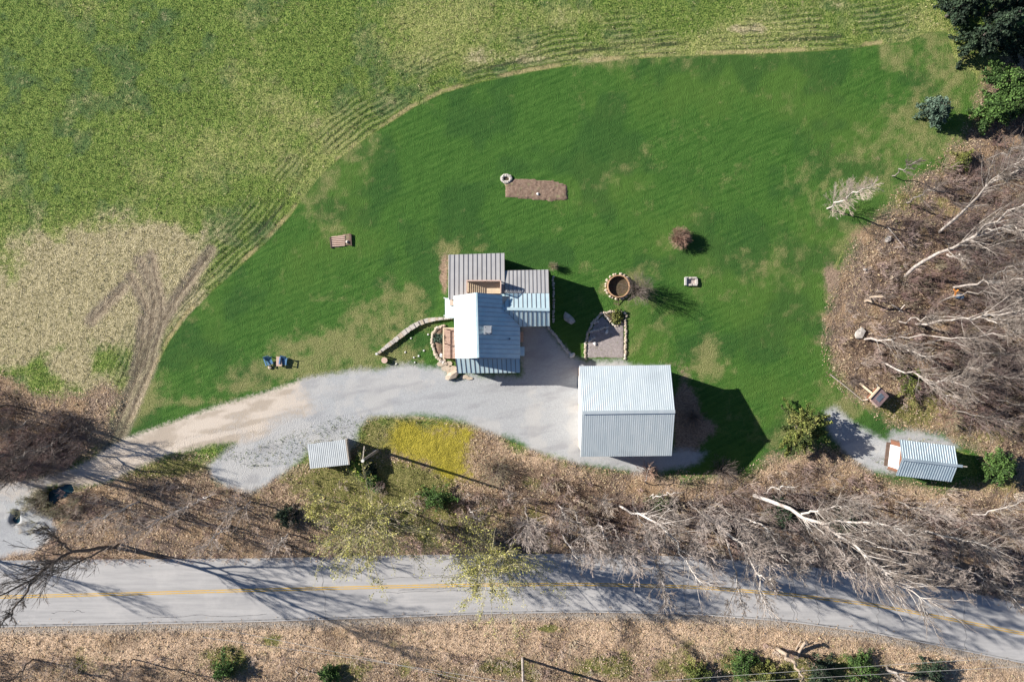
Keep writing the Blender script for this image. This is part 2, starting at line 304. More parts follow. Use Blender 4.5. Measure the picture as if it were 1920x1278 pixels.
def plan(X, Y):
    f = {}
    f['lawn'] = sdf(LAWN, X, Y); f['gravel'] = np.maximum.reduce([sdf(GRAVEL, X, Y), sdf(PATH_R, X, Y), sdf(BROOK, X, Y) - .25]); f['dirt'] = sdf(DIRT, X, Y)
    wr, st_ = sdf(WOODS_R, X, Y), sdf(STRIP, X, Y); f['litter'] = np.maximum(wr, st_); f['lawn'] = np.maximum.reduce([f['lawn'], wr + .9, np.where(X > 6, st_ + .9, -99)]); f['moss'] = sdf(MOSS, X, Y)
    f['dead'] = blobs(DEAD, X, Y); f['olive'] = blobs(OLIVE, X, Y); f['brown'] = blobs(BROWN, X, Y)
    t = np.full(X.shape, 1e9)
    for l in TRACKS: t = np.minimum(t, dline(l, X, Y))
    f['track'] = t; f['road'] = sdf(ROAD, X, Y)
    return f
def shade_duff_amount(X, Y, f):
    """litter darkened as painted twig shade in wood and thicket, plus dark verge patches"""
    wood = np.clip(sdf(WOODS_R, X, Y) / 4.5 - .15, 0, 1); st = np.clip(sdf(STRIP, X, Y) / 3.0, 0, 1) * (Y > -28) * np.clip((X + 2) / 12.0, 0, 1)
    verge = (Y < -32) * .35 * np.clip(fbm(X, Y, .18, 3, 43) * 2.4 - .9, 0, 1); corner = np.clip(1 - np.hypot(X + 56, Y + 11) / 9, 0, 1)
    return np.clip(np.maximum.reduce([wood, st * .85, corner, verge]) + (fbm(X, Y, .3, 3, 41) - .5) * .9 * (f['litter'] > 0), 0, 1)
PONDS = [(124, 918, 10, 8), (112, 924, 11, 9), (98, 930, 10, 10), (92, 943, 5, 8), (30, 966, 5, 8), (27, 975, 6, 7)]
def pond_depth(X, Y):
    o = np.zeros(X.shape)
    for cx, cy, rx, ry in PONDS:
        c = W(cx, cy); q = ((X - c[0]) / (rx / PPM)) ** 2 + ((Y - c[1]) / (ry / PPM)) ** 2
        o = np.maximum(o, np.clip(1.9 - q, 0, 1) * .7)
    return o
def height(X, Y, f):
    hard = np.clip(np.maximum.reduce([f['gravel'], f['dirt'], f['road'] + .6]) + .3, 0, 1)
    wild = np.clip(f['litter'] + .3, 0, 1)
    h = (vnoise(X, Y, .35, 1) - .5) * .22 * wild + (vnoise(X, Y, 2.2, 2) - .5) * (.05 + .10 * wild)
    hay = np.clip(-f['lawn'], 0, 1) * (1 - wild)
    h += (vnoise(X, Y, 3.0, 3) - .5) * .10 * hay
    tr = f['track']; h += np.where(tr < .6, -.10 * (1 - (tr / .6) ** 2), 0) * (f['litter'] < .8)
    d = -f['lawn']; h += hay * np.where((d > 0) & (d < 4.5), .025 * np.sin(d * 9.6) - .06 * np.exp(-((d - 1.5) / .22) ** 2), 0) * (Y > -8)
    h *= (1 - hard); h -= pond_depth(X, Y); h -= .03 * np.clip(f['road'] + .8, 0, 1)
    return h

# ------------------------------------------------------------------ ground material
m, b = new_mat('ground_cover', .95, 0, .12); M['ground'] = m
lawn, gravel, dirt, litter = attr('maskA'); hdead, moss, track, brown = attr('maskB'); olive, edge, pondm, band = attr('maskC'); ldead, n_big, n_mid, drag = attr('maskD')
rutg, lipg, pale, damp = attr('maskE'); shade_duff, strawm, u2_, u3 = attr('maskF')
n_fine = noise(2.6, 4, .75, off=5.0); n_ten = noise(8.0, 2, .75, off=8.0); lv = vor(8.0); lv2 = vor(15.0)
streak = noise(1.1, 2, .65, stretch=(.35, 2.6, 1), rot=-.42, off=6.0)
warp = n_fine - .5; gk = n_fine * .36 + n_ten * .64
# hay field
hayc = mix(sstep(gk, .41, .57), (.044, .104, .015), (.265, .340, .082))
hayc = mix(sstep(n_mid + warp * .6, .50, .74) * .6, hayc, (.055, .115, .050))
straw = mix(sstep(gk, .39, .60), (.24, .20, .10), (.66, .565, .37))
paleg = mix(sstep(gk, .40, .58), (.12, .165, .038), (.45, .46, .165))
hay = mix(sstep(hdead + warp * .75 + (n_ten - .5) * .6, .05, .95) * .9, hayc, paleg)
hay = mix(sstep(strawm + warp * .7 + (n_ten - .5) * .5, .25, .80) * .88, hay, straw)
d_out = lawn * -1.0
lines = S.m('SINE', d_out * 9.6 + warp * 2.4 + n_mid * 5.0) * .5 + .5
hay = mix(band * sstep(lines, .55, 1.0) * .62, hay, (.026, .055, .022))
hay = mix(band * sstep(1.0 - lines, .7, 1.0) * .5, hay, (.32, .32, .16))
hay = mix((1.0 - sstep(S.m('ABSOLUTE', d_out - 1.45 + warp * .6), .05, .30)) * rutg * .7, hay, (.022, .036, .022))
hay = mix((1.0 - sstep(S.m('ABSOLUTE', d_out - .30 + warp * .7), .06, .36)) * lipg * .8, hay, (.46, .38, .19))
# mown lawn
lwn = mix(sstep(streak * .34 + n_fine * .26 + n_ten * .40, .36, .64), (.030, .092, .015), (.076, .165, .032))
lwn = mix(sstep(n_big + warp * .4, .46, .74) * .6, lwn, (.080, .152, .028))
gpos = S.nt.nodes.new('ShaderNodeNewGeometry'); sx = S.nt.nodes.new('ShaderNodeSeparateXYZ'); S.nt.links.new(gpos.outputs['Position'], sx.inputs[0])
mow = S.m('SINE', S(sx.outputs[0]) * -3.4 + S(sx.outputs[1]) * 8.2 * 1.0 + n_big * 3.0 + warp * 1.2) * .5 + .5
lwn = mix(sstep(mow, .35, 1.0) * .22, lwn, (.088, .180, .036))
lwn = mix(damp * .40, lwn, (.020, .062, .020))
lwn = mix(sstep(ldead + warp * .85 + (n_ten - .5) * .5, .24, 1.10) * .68, lwn, mix(sstep(n_ten, .35, .65), (.17, .170, .060), (.38, .335, .160)))
base = mix(sstep(lawn + warp * .5, -.08, .08), hay, lwn)
base = mix(sstep(brown + warp * .9, .3, .75), base, mix(lv, (.20, .14, .10), (.38, .28, .20)))
# leaf litter under trees
lit = mix(sstep(lv * .5 + lv2 * .5, .2, .8), (.13, .082, .055), (.52, .385, .265))
lit = mix(shade_duff * .85, lit, mix(sstep(lv * .4 + lv2 * .6, .2, .85), (.04, .028, .024), (.175, .115, .085)))  # shade of dense twigs painted into the litter colour, also dark verge patches
lit = mix(sstep(n_mid * .65 + n_big * .35 + warp * .3, .47, .60) * .7, lit, mix(lv2, (.10, .075, .062), (.32, .245, .20)))
lit = mix(sstep(n_ten + (n_mid - .5), .60, .80) * .5, lit, (.46, .31, .17))
lit = mix(pale, lit, mix(sstep(gk, .36, .62), (.28, .19, .125), (.90, .67, .465)))
vg = mix(sstep(gk, .38, .62), (.085, .100, .022), (.33, .29, .12))
lit = mix(sstep(olive + warp * 1.1, .25, .65), lit, vg)
base = mix(sstep(litter + warp * 3.4 + (n_mid - .5) * 2.2, -.9, .9), base, lit)
base = mix(sstep(moss + warp * 4.0 + (n_mid - .5) * 2.4, -1.0, 1.1) * .95, base, mix(sstep(gk, .35, .65), (.21, .190, .022), (.50, .415, .055)))
# wheel ruts of the field track
off_wood = sstep(litter * -1.0, -1.2, -.2)
base = mix((1.0 - sstep(track + warp * 1.2, .40, 1.10)) * off_wood * .8, base, mix(sstep(gk, .36, .64), (.20, .155, .11), (.44, .36, .27)))
base = mix((1.0 - sstep(track + warp * .5, .05, .24)) * sstep(n_ten, .40, .56) * off_wood * .8, base, (.085, .062, .05))
# gravel and dirt drive
drt = mix(sstep(drag * .7 + n_fine * .3, .36, .66), (.40, .340, .275), (.54, .470, .395))
drt = mix(sstep(n_ten, .60, .78) * .35, drt, (.30, .25, .20))
base = mix(sstep(dirt + warp * 1.6, -.40, .35), base, drt)
grv = mix(lv2 * .45 + n_ten * .55, (.272, .282, .288), (.455, .463, .467))
grv = mix(sstep(n_mid + warp * .7, .52, .72) * .6, grv, (.44, .43, .41))
grv = mix(sstep(drag, .45, .95) * .55, grv, (.26, .26, .27))
base = mix(sstep(gravel * (1.0 - sstep(dirt, .0, 1.2) * .80) + warp * 1.5 + (n_mid - .5) * .8, -.60, .55), base, grv)
base = mix(edge, base, (.42, .38, .33)); base = mix(pondm, base, (.04, .04, .035))
setc(b, base)
soft = sstep(S.m('MAXIMUM', gravel, dirt), -.2, .2) * -.80 + 1.0
soft2 = sstep(lawn, -.1, .1) * sstep(litter * -1.0, -.2, .2) * -.5 + 1.0
bump(b, (gk - .48) * 1.8 * soft * soft2, .26, 1.0)

# ------------------------------------------------------------------ ground meshes
STEP = .25
xs = np.arange(-64, 64.01, STEP); ys = np.arange(-46, 46.01, STEP); GX, GY = np.meshgrid(xs, ys)
F = plan(GX, GY); GZ = height(GX, GY, F); ny, nx = GX.shape
idx = np.arange(ny * nx).reshape(ny, nx)
Q = np.stack([idx[:-1, :-1], idx[:-1, 1:], idx[1:, 1:], idx[1:, :-1]], -1).reshape(-1, 4)
V = np.stack([GX, GY, GZ], -1).reshape(-1, 3)
fc = {k: v.ravel()[Q].mean(1) for k, v in F.items() if k in ('lawn', 'gravel', 'dirt', 'litter', 'road')}
cls = np.where((fc['gravel'] > 0) | (fc['dirt'] > 0), 1, np.where(fc['litter'] > 0, 3, np.where(fc['lawn'] > 0, 2, 0)))
def clampf(a, lim=6.0): return np.clip(a, -lim, lim).ravel()
shoulder = np.clip(1 - np.abs(F['road'] + .40) / .75, 0, 1) * .85 * (GY < -28)
pm = np.clip(pond_depth(GX, GY) * 2.2 - .4, 0, 1)
def ss(x, a, b_): t = np.clip((x - a) / (b_ - a), 0, 1); return t * t * (3 - 2 * t)
nb = fbm(GX, GY, .10, 5, 21); nm = fbm(GX, GY, .42, 4, 22); wz = fbm(GX, GY, 1.3, 3, 23) - .5
dout = -F['lawn']; nearedge = ss(dout, 0, .4) * (1 - ss(dout, 3.2, 6.5)) * (GY > -9) * (GX < 44)
bandm = nearedge * ss(fbm(GX, GY, .25, 3, 24), .30, .60)
hdm = np.clip(F['dead'] * .95 + (nb - .5) * 1.1 + (nm - .5) * .7 + wz * .5 + .04, 0, 1.2)
ldm = np.clip(F['dead'] * 1.05 + (nb - .5) * .55 + (nm - .5) * .65 + wz * .8 + .02, -.2, 1.2)
c, s_ = math.cos(-.2), math.sin(-.2)
drag = fbm((GX * c - GY * s_) * .22, (GX * s_ + GY * c), 1.6, 4, 25)
verge = ss(F['road'] * -1, .3, .8) * (1 - ss(-F['road'], 3.6, 7.0)) * (GY < -28) * (1 - .0 * GX) * ss(fbm(GX, GY, .3, 3, 26), .12, .45)
topv = np.clip(1 - np.abs(F['litter'] - .8) / 1.6, 0, 1) * (GY < -8) * ss(fbm(GX, GY, .35, 3, 28), .4, .65)
MASKS = {'maskA': (F['lawn'], F['gravel'], F['dirt'], F['litter']), 'maskB': (hdm, F['moss'], F['track'], np.clip(F['brown'] + (nm - .5) * .8 * (F['brown'] > .02), 0, 1)),
         'maskC': (np.clip(F['olive'] + (nm - .5) * .9 * (F['olive'] > .02), 0, 1), shoulder, pm, bandm), 'maskD': (ldm, nb, nm, drag),
         'maskE': (nearedge * ss(fbm(GX, GY, .22, 3, 27), .50, .68), ss(fbm(GX, GY, .3, 3, 29), .38, .62) * (GX < 41) * (GY > -9), np.clip(verge * .85 + topv * .7, 0, 1), ss(fbm(GX, GY, .2, 3, 30), .52, .75)),
         'maskF': (shade_duff_amount(GX, GY, F), np.clip(blobs(DEAD[:13] + [(1400, 55, 40, 9, .9), (1050, 112, 120, 9, .5), (350, 560, 30, 40, .5), (900, 95, 60, 12, .3)], GX, GY) * 1.05 + (nm - .5) * .7 + wz * .4, 0, 1), GX * 0, GX * 0)}
MASKS = {k: np.stack([clampf(a) for a in v], -1).astype(np.float32) for k, v in MASKS.items()}
for k, nm in ((0, 'hay_field'), (1, 'gravel_driveway'), (2, 'lawn'), (3, 'woodland_floor')):
    q = Q[cls == k]; u, inv = np.unique(q, return_inverse=True)
    me = np_mesh(nm, V[u], inv.reshape(-1, 4), smooth=True)
    for an, arr in MASKS.items():
        me.attributes.new(an, 'FLOAT_COLOR', 'POINT').data.foreach_set('color', arr[u].ravel())
    tag(link(nm, me, M['ground']), {'hay_field': 'rough green and straw coloured hay field curving above the lawn', 'gravel_driveway': 'pale grey gravel and tan dirt driveway leading to the barn',
        'lawn': 'mown deep green lawn around the house', 'woodland_floor': 'brown leaf litter under the bare trees'}[nm], {'hay_field': 'field', 'gravel_driveway': 'driveway', 'lawn': 'lawn', 'woodland_floor': 'ground'}[nm], kind='structure')
far = MB(); O = 500
for x0, x1, y0, y1 in ((-O, O, 45.9, O), (-O, O, -O, -45.9), (-O, -63.9, -45.9, 45.9), (63.9, O, -45.9, 45.9)):
    far.add([(x0, y0, -.06), (x1, y0, -.06), (x1, y1, -.06), (x0, y1, -.06)], [(0, 1, 2, 3)])
far.build('ground', mottled('far_ground', (.10, .11, .05), (.22, .18, .12), .2, .95, 0, .1, .1, (.06, .09, .03)))['kind'] = 'structure'

# ---- road
def resample(pts, n):
    P = np.array(pts, float); s = np.r_[0, np.cumsum(np.hypot(*np.diff(P, axis=0).T))]; t = np.linspace(0, s[-1], n)
    # smooth with a Catmull-like moving average of the linear curve
    Rz = np.stack([np.interp(t, s, P[:, i]) for i in range(2)], -1)
    for _ in range(6): Rz[1:-1] = (Rz[:-2] + 2 * Rz[1:-1] + Rz[2:]) / 4
    return Rz
m, b = new_mat('worn_asphalt', .88, 0, .25)
rn = noise(1.0, 4, .7, stretch=(.12, 1.6, 1)); c = mix(sstep(rn, .35, .68), (.335, .328, .322), (.42, .408, .395))
c = mix(sstep(noise(.25, 4, .65, off=4.0), .5, .7) * .5, c, (.47, .452, .432)); c = mix(sstep(noise(9.0, 3, .7, off=2.0), .5, .75) * .3, c, (.28, .275, .272))
setc(b, c); bump(b, noise(16.0, 3, .7), .015); M['asphalt'] = m
m, b = new_mat('road_edge_tar', .9, 0, .2); setc(b, mix(sstep(noise(1.2, 3, .6), .36, .52), (.10, .10, .105), (.24, .235, .23))); M['tar'] = m
m, b = new_mat('worn_yellow_paint', .75, 0, .3)
c = mix(sstep(noise(5.0, 4, .75), .50, .68), (.60, .36, .045), (.34, .31, .25)); setc(b, c); M['yellow'] = m
def strip(c0, c1, z, n=220):
    a = resample(c0, n); bq = resample(c1, n)
    v = [W(*p) + np.array([0, 0, z]) for p in a] + [W(*p) + np.array([0, 0, z]) for p in bq]
    return v, [(i, i + 1, n + i + 1, n + i) for i in range(n - 1)]
def offset(pts, dy): return [(x, y + dy) for x, y in pts]
# the road gets a real crown and thickness
a, bq = resample(ROAD_TOP, 220), resample(ROAD_BOT, 220); mid = resample(ROAD_MID, 220)
v = []; 
for k, (row, z) in enumerate(((a, -.05), (a, .03), ((a + mid) / 2, .06), (mid, .075), ((bq + mid) / 2, .06), (bq, .03), (bq, -.05))): v += [W(*p) + np.array([0, 0, z]) for p in row]
fq = [(k * 220 + i, (k + 1) * 220 + i, (k + 1) * 220 + i + 1, k * 220 + i + 1) for k in range(6) for i in range(219)]
me = bpy.data.meshes.new('road'); me.from_pydata([tuple(p) for p in v], [], fq); me.update()
road = link('road', me, M['asphalt']); tag(road, 'worn grey two lane country road with double yellow line', 'road', kind='structure')
for dy in (-1.95, 1.95):
    vv, ff = strip(offset(ROAD_MID, dy - .9), offset(ROAD_MID, dy + .9), .084)
    me = bpy.data.meshes.new('centre_line'); me.from_pydata([tuple(p) for p in vv], [], [f[::-1] for f in ff]); me.update(); link('centre_line', me, M['yellow'], road)
vv, ff = strip(offset(ROAD_BOT, -4.2), offset(ROAD_BOT, -2.2), .044)
me = bpy.data.meshes.new('edge_crack'); me.from_pydata([tuple(p) for p in vv], [], [f[::-1] for f in ff]); me.update(); link('edge_crack', me, M['tar'], road)

# sealed cracks
rk = np.random.default_rng(5); MIDX = [p[0] for p in ROAD_MID]; CT, CB, CM = ([p[1] for p in L_] for L_ in (ROAD_TOP, ROAD_BOT, ROAD_MID))
def on_road(x, f_):       # f_ -1 top edge .. 0 crown .. 1 lower edge
    ym = np.interp(x, MIDX, CM); ye = np.interp(x, [p[0] for p in ROAD_TOP], CT) if f_ < 0 else np.interp(x, [p[0] for p in ROAD_BOT], CB)
    return W(x, ym + (ye - ym) * abs(f_)) + np.array([0, 0, .083 - .045 * abs(f_)])
for k in range(22):
    x0 = rk.uniform(-20, 1900); across = rk.random() < .45; mbk = MB(); fz = rk.uniform(-.85, .85); L_ = rk.uniform(60, 240); prev = None
    for i in range(14):
        t = i / 13; q = on_road(x0 + (rk.normal() * 2 + t * 8 if across else t * L_), np.clip((-.95 + 1.9 * t) if across else fz + rk.normal() * .02, -.97, .97))
        if prev is not None: mbk.bar(prev, q, .055, .006)
        prev = q
    mbk.build('sealed_crack', M['tar'], road)

# ---- water
m, b = new_mat('dark_pond_water', .06, 0, .5); setc(b, mix(sstep(noise(1.0, 2), .4, .6), (.008, .035, .05), (.012, .05, .07))); bump(b, noise(4.0, 2), .01); M['water'] = m
for lab, spots in (('small dark teal pool beside the driveway entrance', PONDS[:4]), ('narrow dark teal pool under the branches near the road', PONDS[4:])):
    mbw = MB()
    for i, (cx, cy, rx, ry) in enumerate(spots):
        c = W(cx, cy); n = 28
        pts = [(c[0] + 1.35 * rx / PPM * math.cos(t), c[1] + 1.35 * ry / PPM * math.sin(t), -.36 - .004 * i) for t in np.linspace(0, 2 * math.pi, n, endpoint=False)]
        mbw.add(pts, [tuple(range(n))])
    tag(mbw.build('water', M['water']), lab, 'pond', kind='structure')
# ------------------------------------------------------------------ buildings
def lerp(a, b, t): return np.asarray(a) * (1 - t) + np.asarray(b) * t
def panel_piece(a0, a1, b0, b1, mat_p, mat_s, parent, rib=.05, ribh=.05, name='roof_panel', last=False):
    """one standing seam panel: a is the upper edge, b the lower edge; a seam along a0-b0 is a sub-part"""
    mb = MB(); a0, a1, b0, b1 = [np.asarray(p, float) for p in (a0, a1, b0, b1)]
    j = random.uniform(0, .006); up = np.array([0, 0, j])
    mb.slab(a0 + up, a1 + up, b1 + up, b0 + up, .05); o = mb.build(name, mat_p, parent)
    n = np.cross(a1 - a0, b0 - a0); n /= np.linalg.norm(n); n = n if n[2] > 0 else -n
    sm = MB(); sm.bar(a0 + n * (ribh / 2 + .004), b0 + n * (ribh / 2 + .004), rib, ribh)
    if last: sm.bar(a1 + n * (ribh / 2 + .004), b1 + n * (ribh / 2 + .004), rib, ribh)
    sm.build('seam', mat_s, o); return o
def seamed_roof(A0, A1, B0, B1, n, mp, ms, parent, **k):
    for i in range(n):
        t0, t1 = i / n, (i + 1) / n
        panel_piece(lerp(A0, A1, t0), lerp(A0, A1, t1), lerp(B0, B1, t0), lerp(B0, B1, t1), mp, ms, parent, last=(i == n - 1), **k)
def ribbed_plane(A0, A1, B0, B1, n, mb, h=.045):
    """ribbed sheet metal: upper edge A0-A1, lower edge B0-B1, n ribs"""
    A0, A1, B0, B1 = [np.asarray(p, float) for p in (A0, A1, B0, B1)]
    nn = np.cross(A1 - A0, B0 - A0); nn /= np.linalg.norm(nn); nn = nn if nn[2] > 0 else -nn
    ts, hs = [], []
    for i in range(n):
        for f, hh in ((0, 0), (.62, 0), (.70, h), (.90, h)): ts.append((i + f) / n); hs.append(hh)
    ts.append(1.0); hs.append(0)
    top = [lerp(A0, A1, t) + nn * q for t, q in zip(ts, hs)]; bot = [lerp(B0, B1, t) + nn * q for t, q in zip(ts, hs)]
    k = len(ts); und = [lerp(A0, A1, t) - nn * .05 for t in ts] + [lerp(B0, B1, t) - nn * .05 for t in ts]
    fs = [(i, i + 1, k + i + 1, k + i) for i in range(k - 1)] + [(2 * k + i, 3 * k + i, 3 * k + i + 1, 2 * k + i + 1) for i in range(k - 1)]
    fs += [(k + i, k + i + 1, 3 * k + i + 1, 3 * k + i) for i in range(k - 1)] + [(i + 1, i, 2 * k + i, 2 * k + i + 1) for i in range(k - 1)]
    fs += [(0, k, 3 * k, 2 * k), (2 * k - 1, k - 1, 3 * k - 1, 4 * k - 1)]
    return mb.add(top + bot + und, fs)
def window(parent, c, w, h, facing, z):
    """framed window on a wall; facing 'x+','x-','y+','y-'"""
    s = 1 if facing[1] == '+' else -1; fr = MB(); pn = MB(); si = MB(); x, y = c
    def bx(mb, u0, u1, d0, d1, z0, z1):
        d0, d1 = sorted((s * d0, s * d1))
        if facing[0] == 'x': mb.box(x + d0, x + d1, y + u0, y + u1, z0, z1)
        else: mb.box(x + u0, x + u1, y + d0, y + d1, z0, z1)
    bx(fr, -w / 2, w / 2, .0, .05, z, z + .07); bx(fr, -w / 2, w / 2, .0, .05, z + h - .07, z + h)
    bx(fr, -w / 2, -w / 2 + .07, .0, .052, z + .07, z + h - .07); bx(fr, w / 2 - .07, w / 2, .0, .052, z + .07, z + h - .07); bx(fr, -.02, .02, .0, .045, z + .07, z + h - .07)
    f = fr.build('window', M['white_trim'], parent); bx(pn, -w / 2 + .07, w / 2 - .07, .004, .02, z + .07, z + h - .07); pn.build('pane', M['glass'], f)
    bx(si, -w / 2 - .05, w / 2 + .05, .0, .09, z - .05, z - .002); si.build('sill', M['white_trim'], f)
def door(parent, c, w, h, facing, mat, z=.02):
    s = 1 if facing[1] == '+' else -1; mb = MB(); hd = MB(); x, y = c
    def bx(m_, u0, u1, d0, d1, z0, z1):
        d0, d1 = sorted((s * d0, s * d1))
        if facing[0] == 'x': m_.box(x + d0, x + d1, y + u0, y + u1, z0, z1)
        else: m_.box(x + u0, x + u1, y + d0, y + d1, z0, z1)
    bx(mb, -w / 2, w / 2, .0, .05, z, z + h)
    for q in range(1, 4): bx(mb, -w / 2 + .08, w / 2 - .08, .05, .065, z + h * q / 4 - .02, z + h * q / 4 + .02)
    d = mb.build('door', mat, parent); bx(hd, w / 2 - .14, w / 2 - .08, .05, .11, z + .98, z + 1.06); hd.build('handle', M['black'], d)

# ---- house
RW, RG, SW_, SG = M['roof_white'], M['roof_grey'], M['roof_seam'], M['seam_grey']
hb = W(905, 610)
H = thing('farmhouse', 'house with white, grey and shaded blue metal roofs and a balcony', 'house', hb)
ZR = 5.6
R0, R1 = W(893, 548.5, ZR), W(896.4, 670.5, ZR)
seamed_roof(R0, R1, W(850.5, 554.5, 3.9), W(853.7, 671.5, 3.9), 14, RW, SG, H, rib=.05, ribh=.03)
NE = 14
def east_end(t):
    y = 553 + (672 - 553) * t
    if y < 577: return W(941.7 + (y - 553) * .03, y, 4.05)
    if y < 612: q = (y - 577) / 35; return W(942.5 + 32.8 * q, y, 4.05 - 1.0 * q)
    return W(975.2, y, 3.05)
brk = sorted(set([i / NE for i in range(NE + 1)] + [24 / 119, 59 / 119]))
for t0, t1 in zip(brk[:-1], brk[1:]):
    panel_piece(lerp(R0, R1, t0), lerp(R0, R1, t1), east_end(t0), east_end(t1 - 1e-6), RW, SW_, H, rib=.05, ribh=.04, last=(t1 == 1.0))
rc = MB(); rc.bar(R0 + [0, 0, .05], R1 + [0, 0, .05], .22, .05); rc.build('ridge_cap', RW, H)
seamed_roof(W(854.2, 672.0, 2.85), W(975, 672.6, 2.83), W(857.5, 699.5, 2.35), W(975.5, 698.5, 2.35), 14, RW, SG, H, rib=.05, ribh=.045)
E0, E1 = W(938, 578.5, 4.06), W(1030.5, 580.2, 4.06)
seamed_roof(E0, E1, W(938, 550, 3.25), W(1029.5, 549.7, 3.25), 11, RW, SG, H, rib=.05, ribh=.04)
seamed_roof(E0, E1, W(938, 613.5, 2.8), W(1030.8, 611, 2.8), 11, RW, SG, H, rib=.05, ribh=.045)
rc = MB(); rc.bar(lerp(E0, E1, .06) + [0, 0, .05], E1 + [0, 0, .05], .3, .05); rc.build('ridge_cap', RW, H)
seamed_roof(W(946.5, 549.6, 3.22), W(1029, 549.3, 3.22), W(946.5, 507.2, 2.62), W(1028, 505.3, 2.62), 11, RG, SG, H, rib=.05, ribh=.04)
seamed_roof(W(842.6, 562, 3.16), W(946.2, 549.8, 3.1), W(843, 477.5, 2.5), W(945.6, 474.2, 2.5), 12, RG, SG, H, rib=.05, ribh=.04)
fb = MB(); fb.bar(W(841.9, 478, 2.44), W(841.5, 560, 3.06), .06, .22); fb.build('fascia_board', M['white_trim'], H)
# walls (outlines kept inside the roofs)
def wall_box(x0, x1, y0, y1, z1, name='wall'):
    a, b_ = W(x0, y1), W(x1, y0); mb = MB(); mb.box(a[0], b_[0], a[1], b_[1], -.1, z1); return mb.build(name, M['siding'], H)
def gable_block(x0, x1, y0, y1, prof):      # prof: list of (px, z) across x, extruded in y
    mb = MB(); n = len(prof)
    lo = [(W(px, y1)[0], W(px, y1)[1], z) for px, z in prof]; hi = [(W(px, y0)[0], W(px, y0)[1], z) for px, z in prof]
    mb.add(lo + hi, [tuple(range(n)), tuple(range(n, 2 * n))[::-1]] + [(i, n + i, n + (i + 1) % n, (i + 1) % n) for i in range(n)])
    return mb.build('wall', M['siding'], H)
gable_block(0, 0, 559, 664, [(862, -.1), (970, -.1), (970, 2.85), (903, 5.42), (862, 3.95)][::-1])
def gable_block_y(x0, x1, prof):      # prof: (py, z), extruded in x
    mb = MB(); n = len(prof); lo = [(W(x0, py)[0], W(x0, py)[1], z) for py, z in prof]; hi = [(W(x1, py)[0], W(x1, py)[1], z) for py, z in prof]
    mb.add(lo + hi, [tuple(range(n)), tuple(range(n, 2 * n))[::-1]] + [(i, n + i, n + (i + 1) % n, (i + 1) % n) for i in range(n)])
    return mb.build('wall', M['siding'], H)
gable_block_y(968, 1024, [(607, -.1), (512, -.1), (512, 2.52), (553, 3.1), (584, 3.88), (607, 2.35)])
gable_block_y(848, 944, [(575, -.1), (485, -.1), (485, 2.42), (575, 3.0)])
wall_box(862, 968, 664.3, 692, 2.2)
for px, py, fc_, w_, h_ in ((862, 590, 'x-', 1.0, 1.2), (862, 650, 'x-', 1.2, 1.2), (848, 520, 'x-', 1.2, 1.1), (1024, 540, 'x+', 1.1, 1.1), (1024, 590, 'x+', 1.1, 1.1), (900, 485, 'y+', 1.4, 1.1), (990, 512, 'y+', 1.4, 1.1), (900, 692, 'y-', 1.3, 1.0), (945, 692, 'y-', 1.3, 1.0), (1000, 607, 'y-', 1.2, 1.0)):
    c = W(px, py); window(H, (c[0], c[1]), w_, h_, fc_, .95)
c = W(970, 655); door(H, (c[0], c[1]), .95, 2.05, 'x+', M['wood_dark']); c = W(862, 628); door(H, (c[0], c[1]), .95, 2.05, 'x-', M['wood_dark'], .42)
# door hoods and step
mb = MB(); mb.slab(W(850.5, 559, 2.75), W(834.3, 558.5, 2.55), W(834.6, 595.5, 2.55), W(851, 596, 2.75), .08); mb.build('porch_roof', RW, H)
mb = MB(); mb.slab(W(974, 650, 2.62), W(983.5, 650, 2.48), W(983.5, 667, 2.48), W(974, 667, 2.62), .07); mb.build('door_hood', RW, H)
pp = MB()
for py in (561, 593): a = W(837, py); pp.box(a[0] - .06, a[0] + .06, a[1] - .06, a[1] + .06, -.05, 2.47)
pp.build('porch_post', M['white_trim'], H)
mb = MB(); a = W(975, 641); b_ = W(981, 622); mb.box(a[0], b_[0], a[1], b_[1], -.05, .32); mb.build('wood_step', M['wood_deck'], H)
# chimney and vent
cc = W(915, 618.5, 5.2); ch = MB(); ch.box(cc[0] - .28, cc[0] + .28, cc[1] - .30, cc[1] + .30, 4.2, 5.55); cho = ch.build('chimney', M['chimney'], H)
cp = MB(); cp.box(cc[0] - .42, cc[0] + .42, cc[1] - .44, cc[1] + .44, 5.55, 5.62)
for sx in (-.3, .3):
    for sy in (-.3, .3): cp.box(cc[0] + sx - .04, cc[0] + sx + .04, cc[1] + sy - .04, cc[1] + sy + .04, 5.62, 5.80)
cp.box(cc[0] - .20, cc[0] + .36, cc[1] - .30, cc[1] + .30, 5.80, 5.85); cp.build('chimney_cap', M['chimney'], cho)
fl = MB(); fl.cyl((cc[0] - .02, cc[1]), .17, 5.62, 5.79, 12); fl.build('flue', M['black'], cho)
vp = W(955.5, 635, 3.9); mb = MB(); mb.cyl(vp[:2], .07, 3.3, 4.0, 10); mb.cyl(vp[:2], .11, 4.0, 4.06, 10); mb.build('vent_pipe', M['chimney'], H)
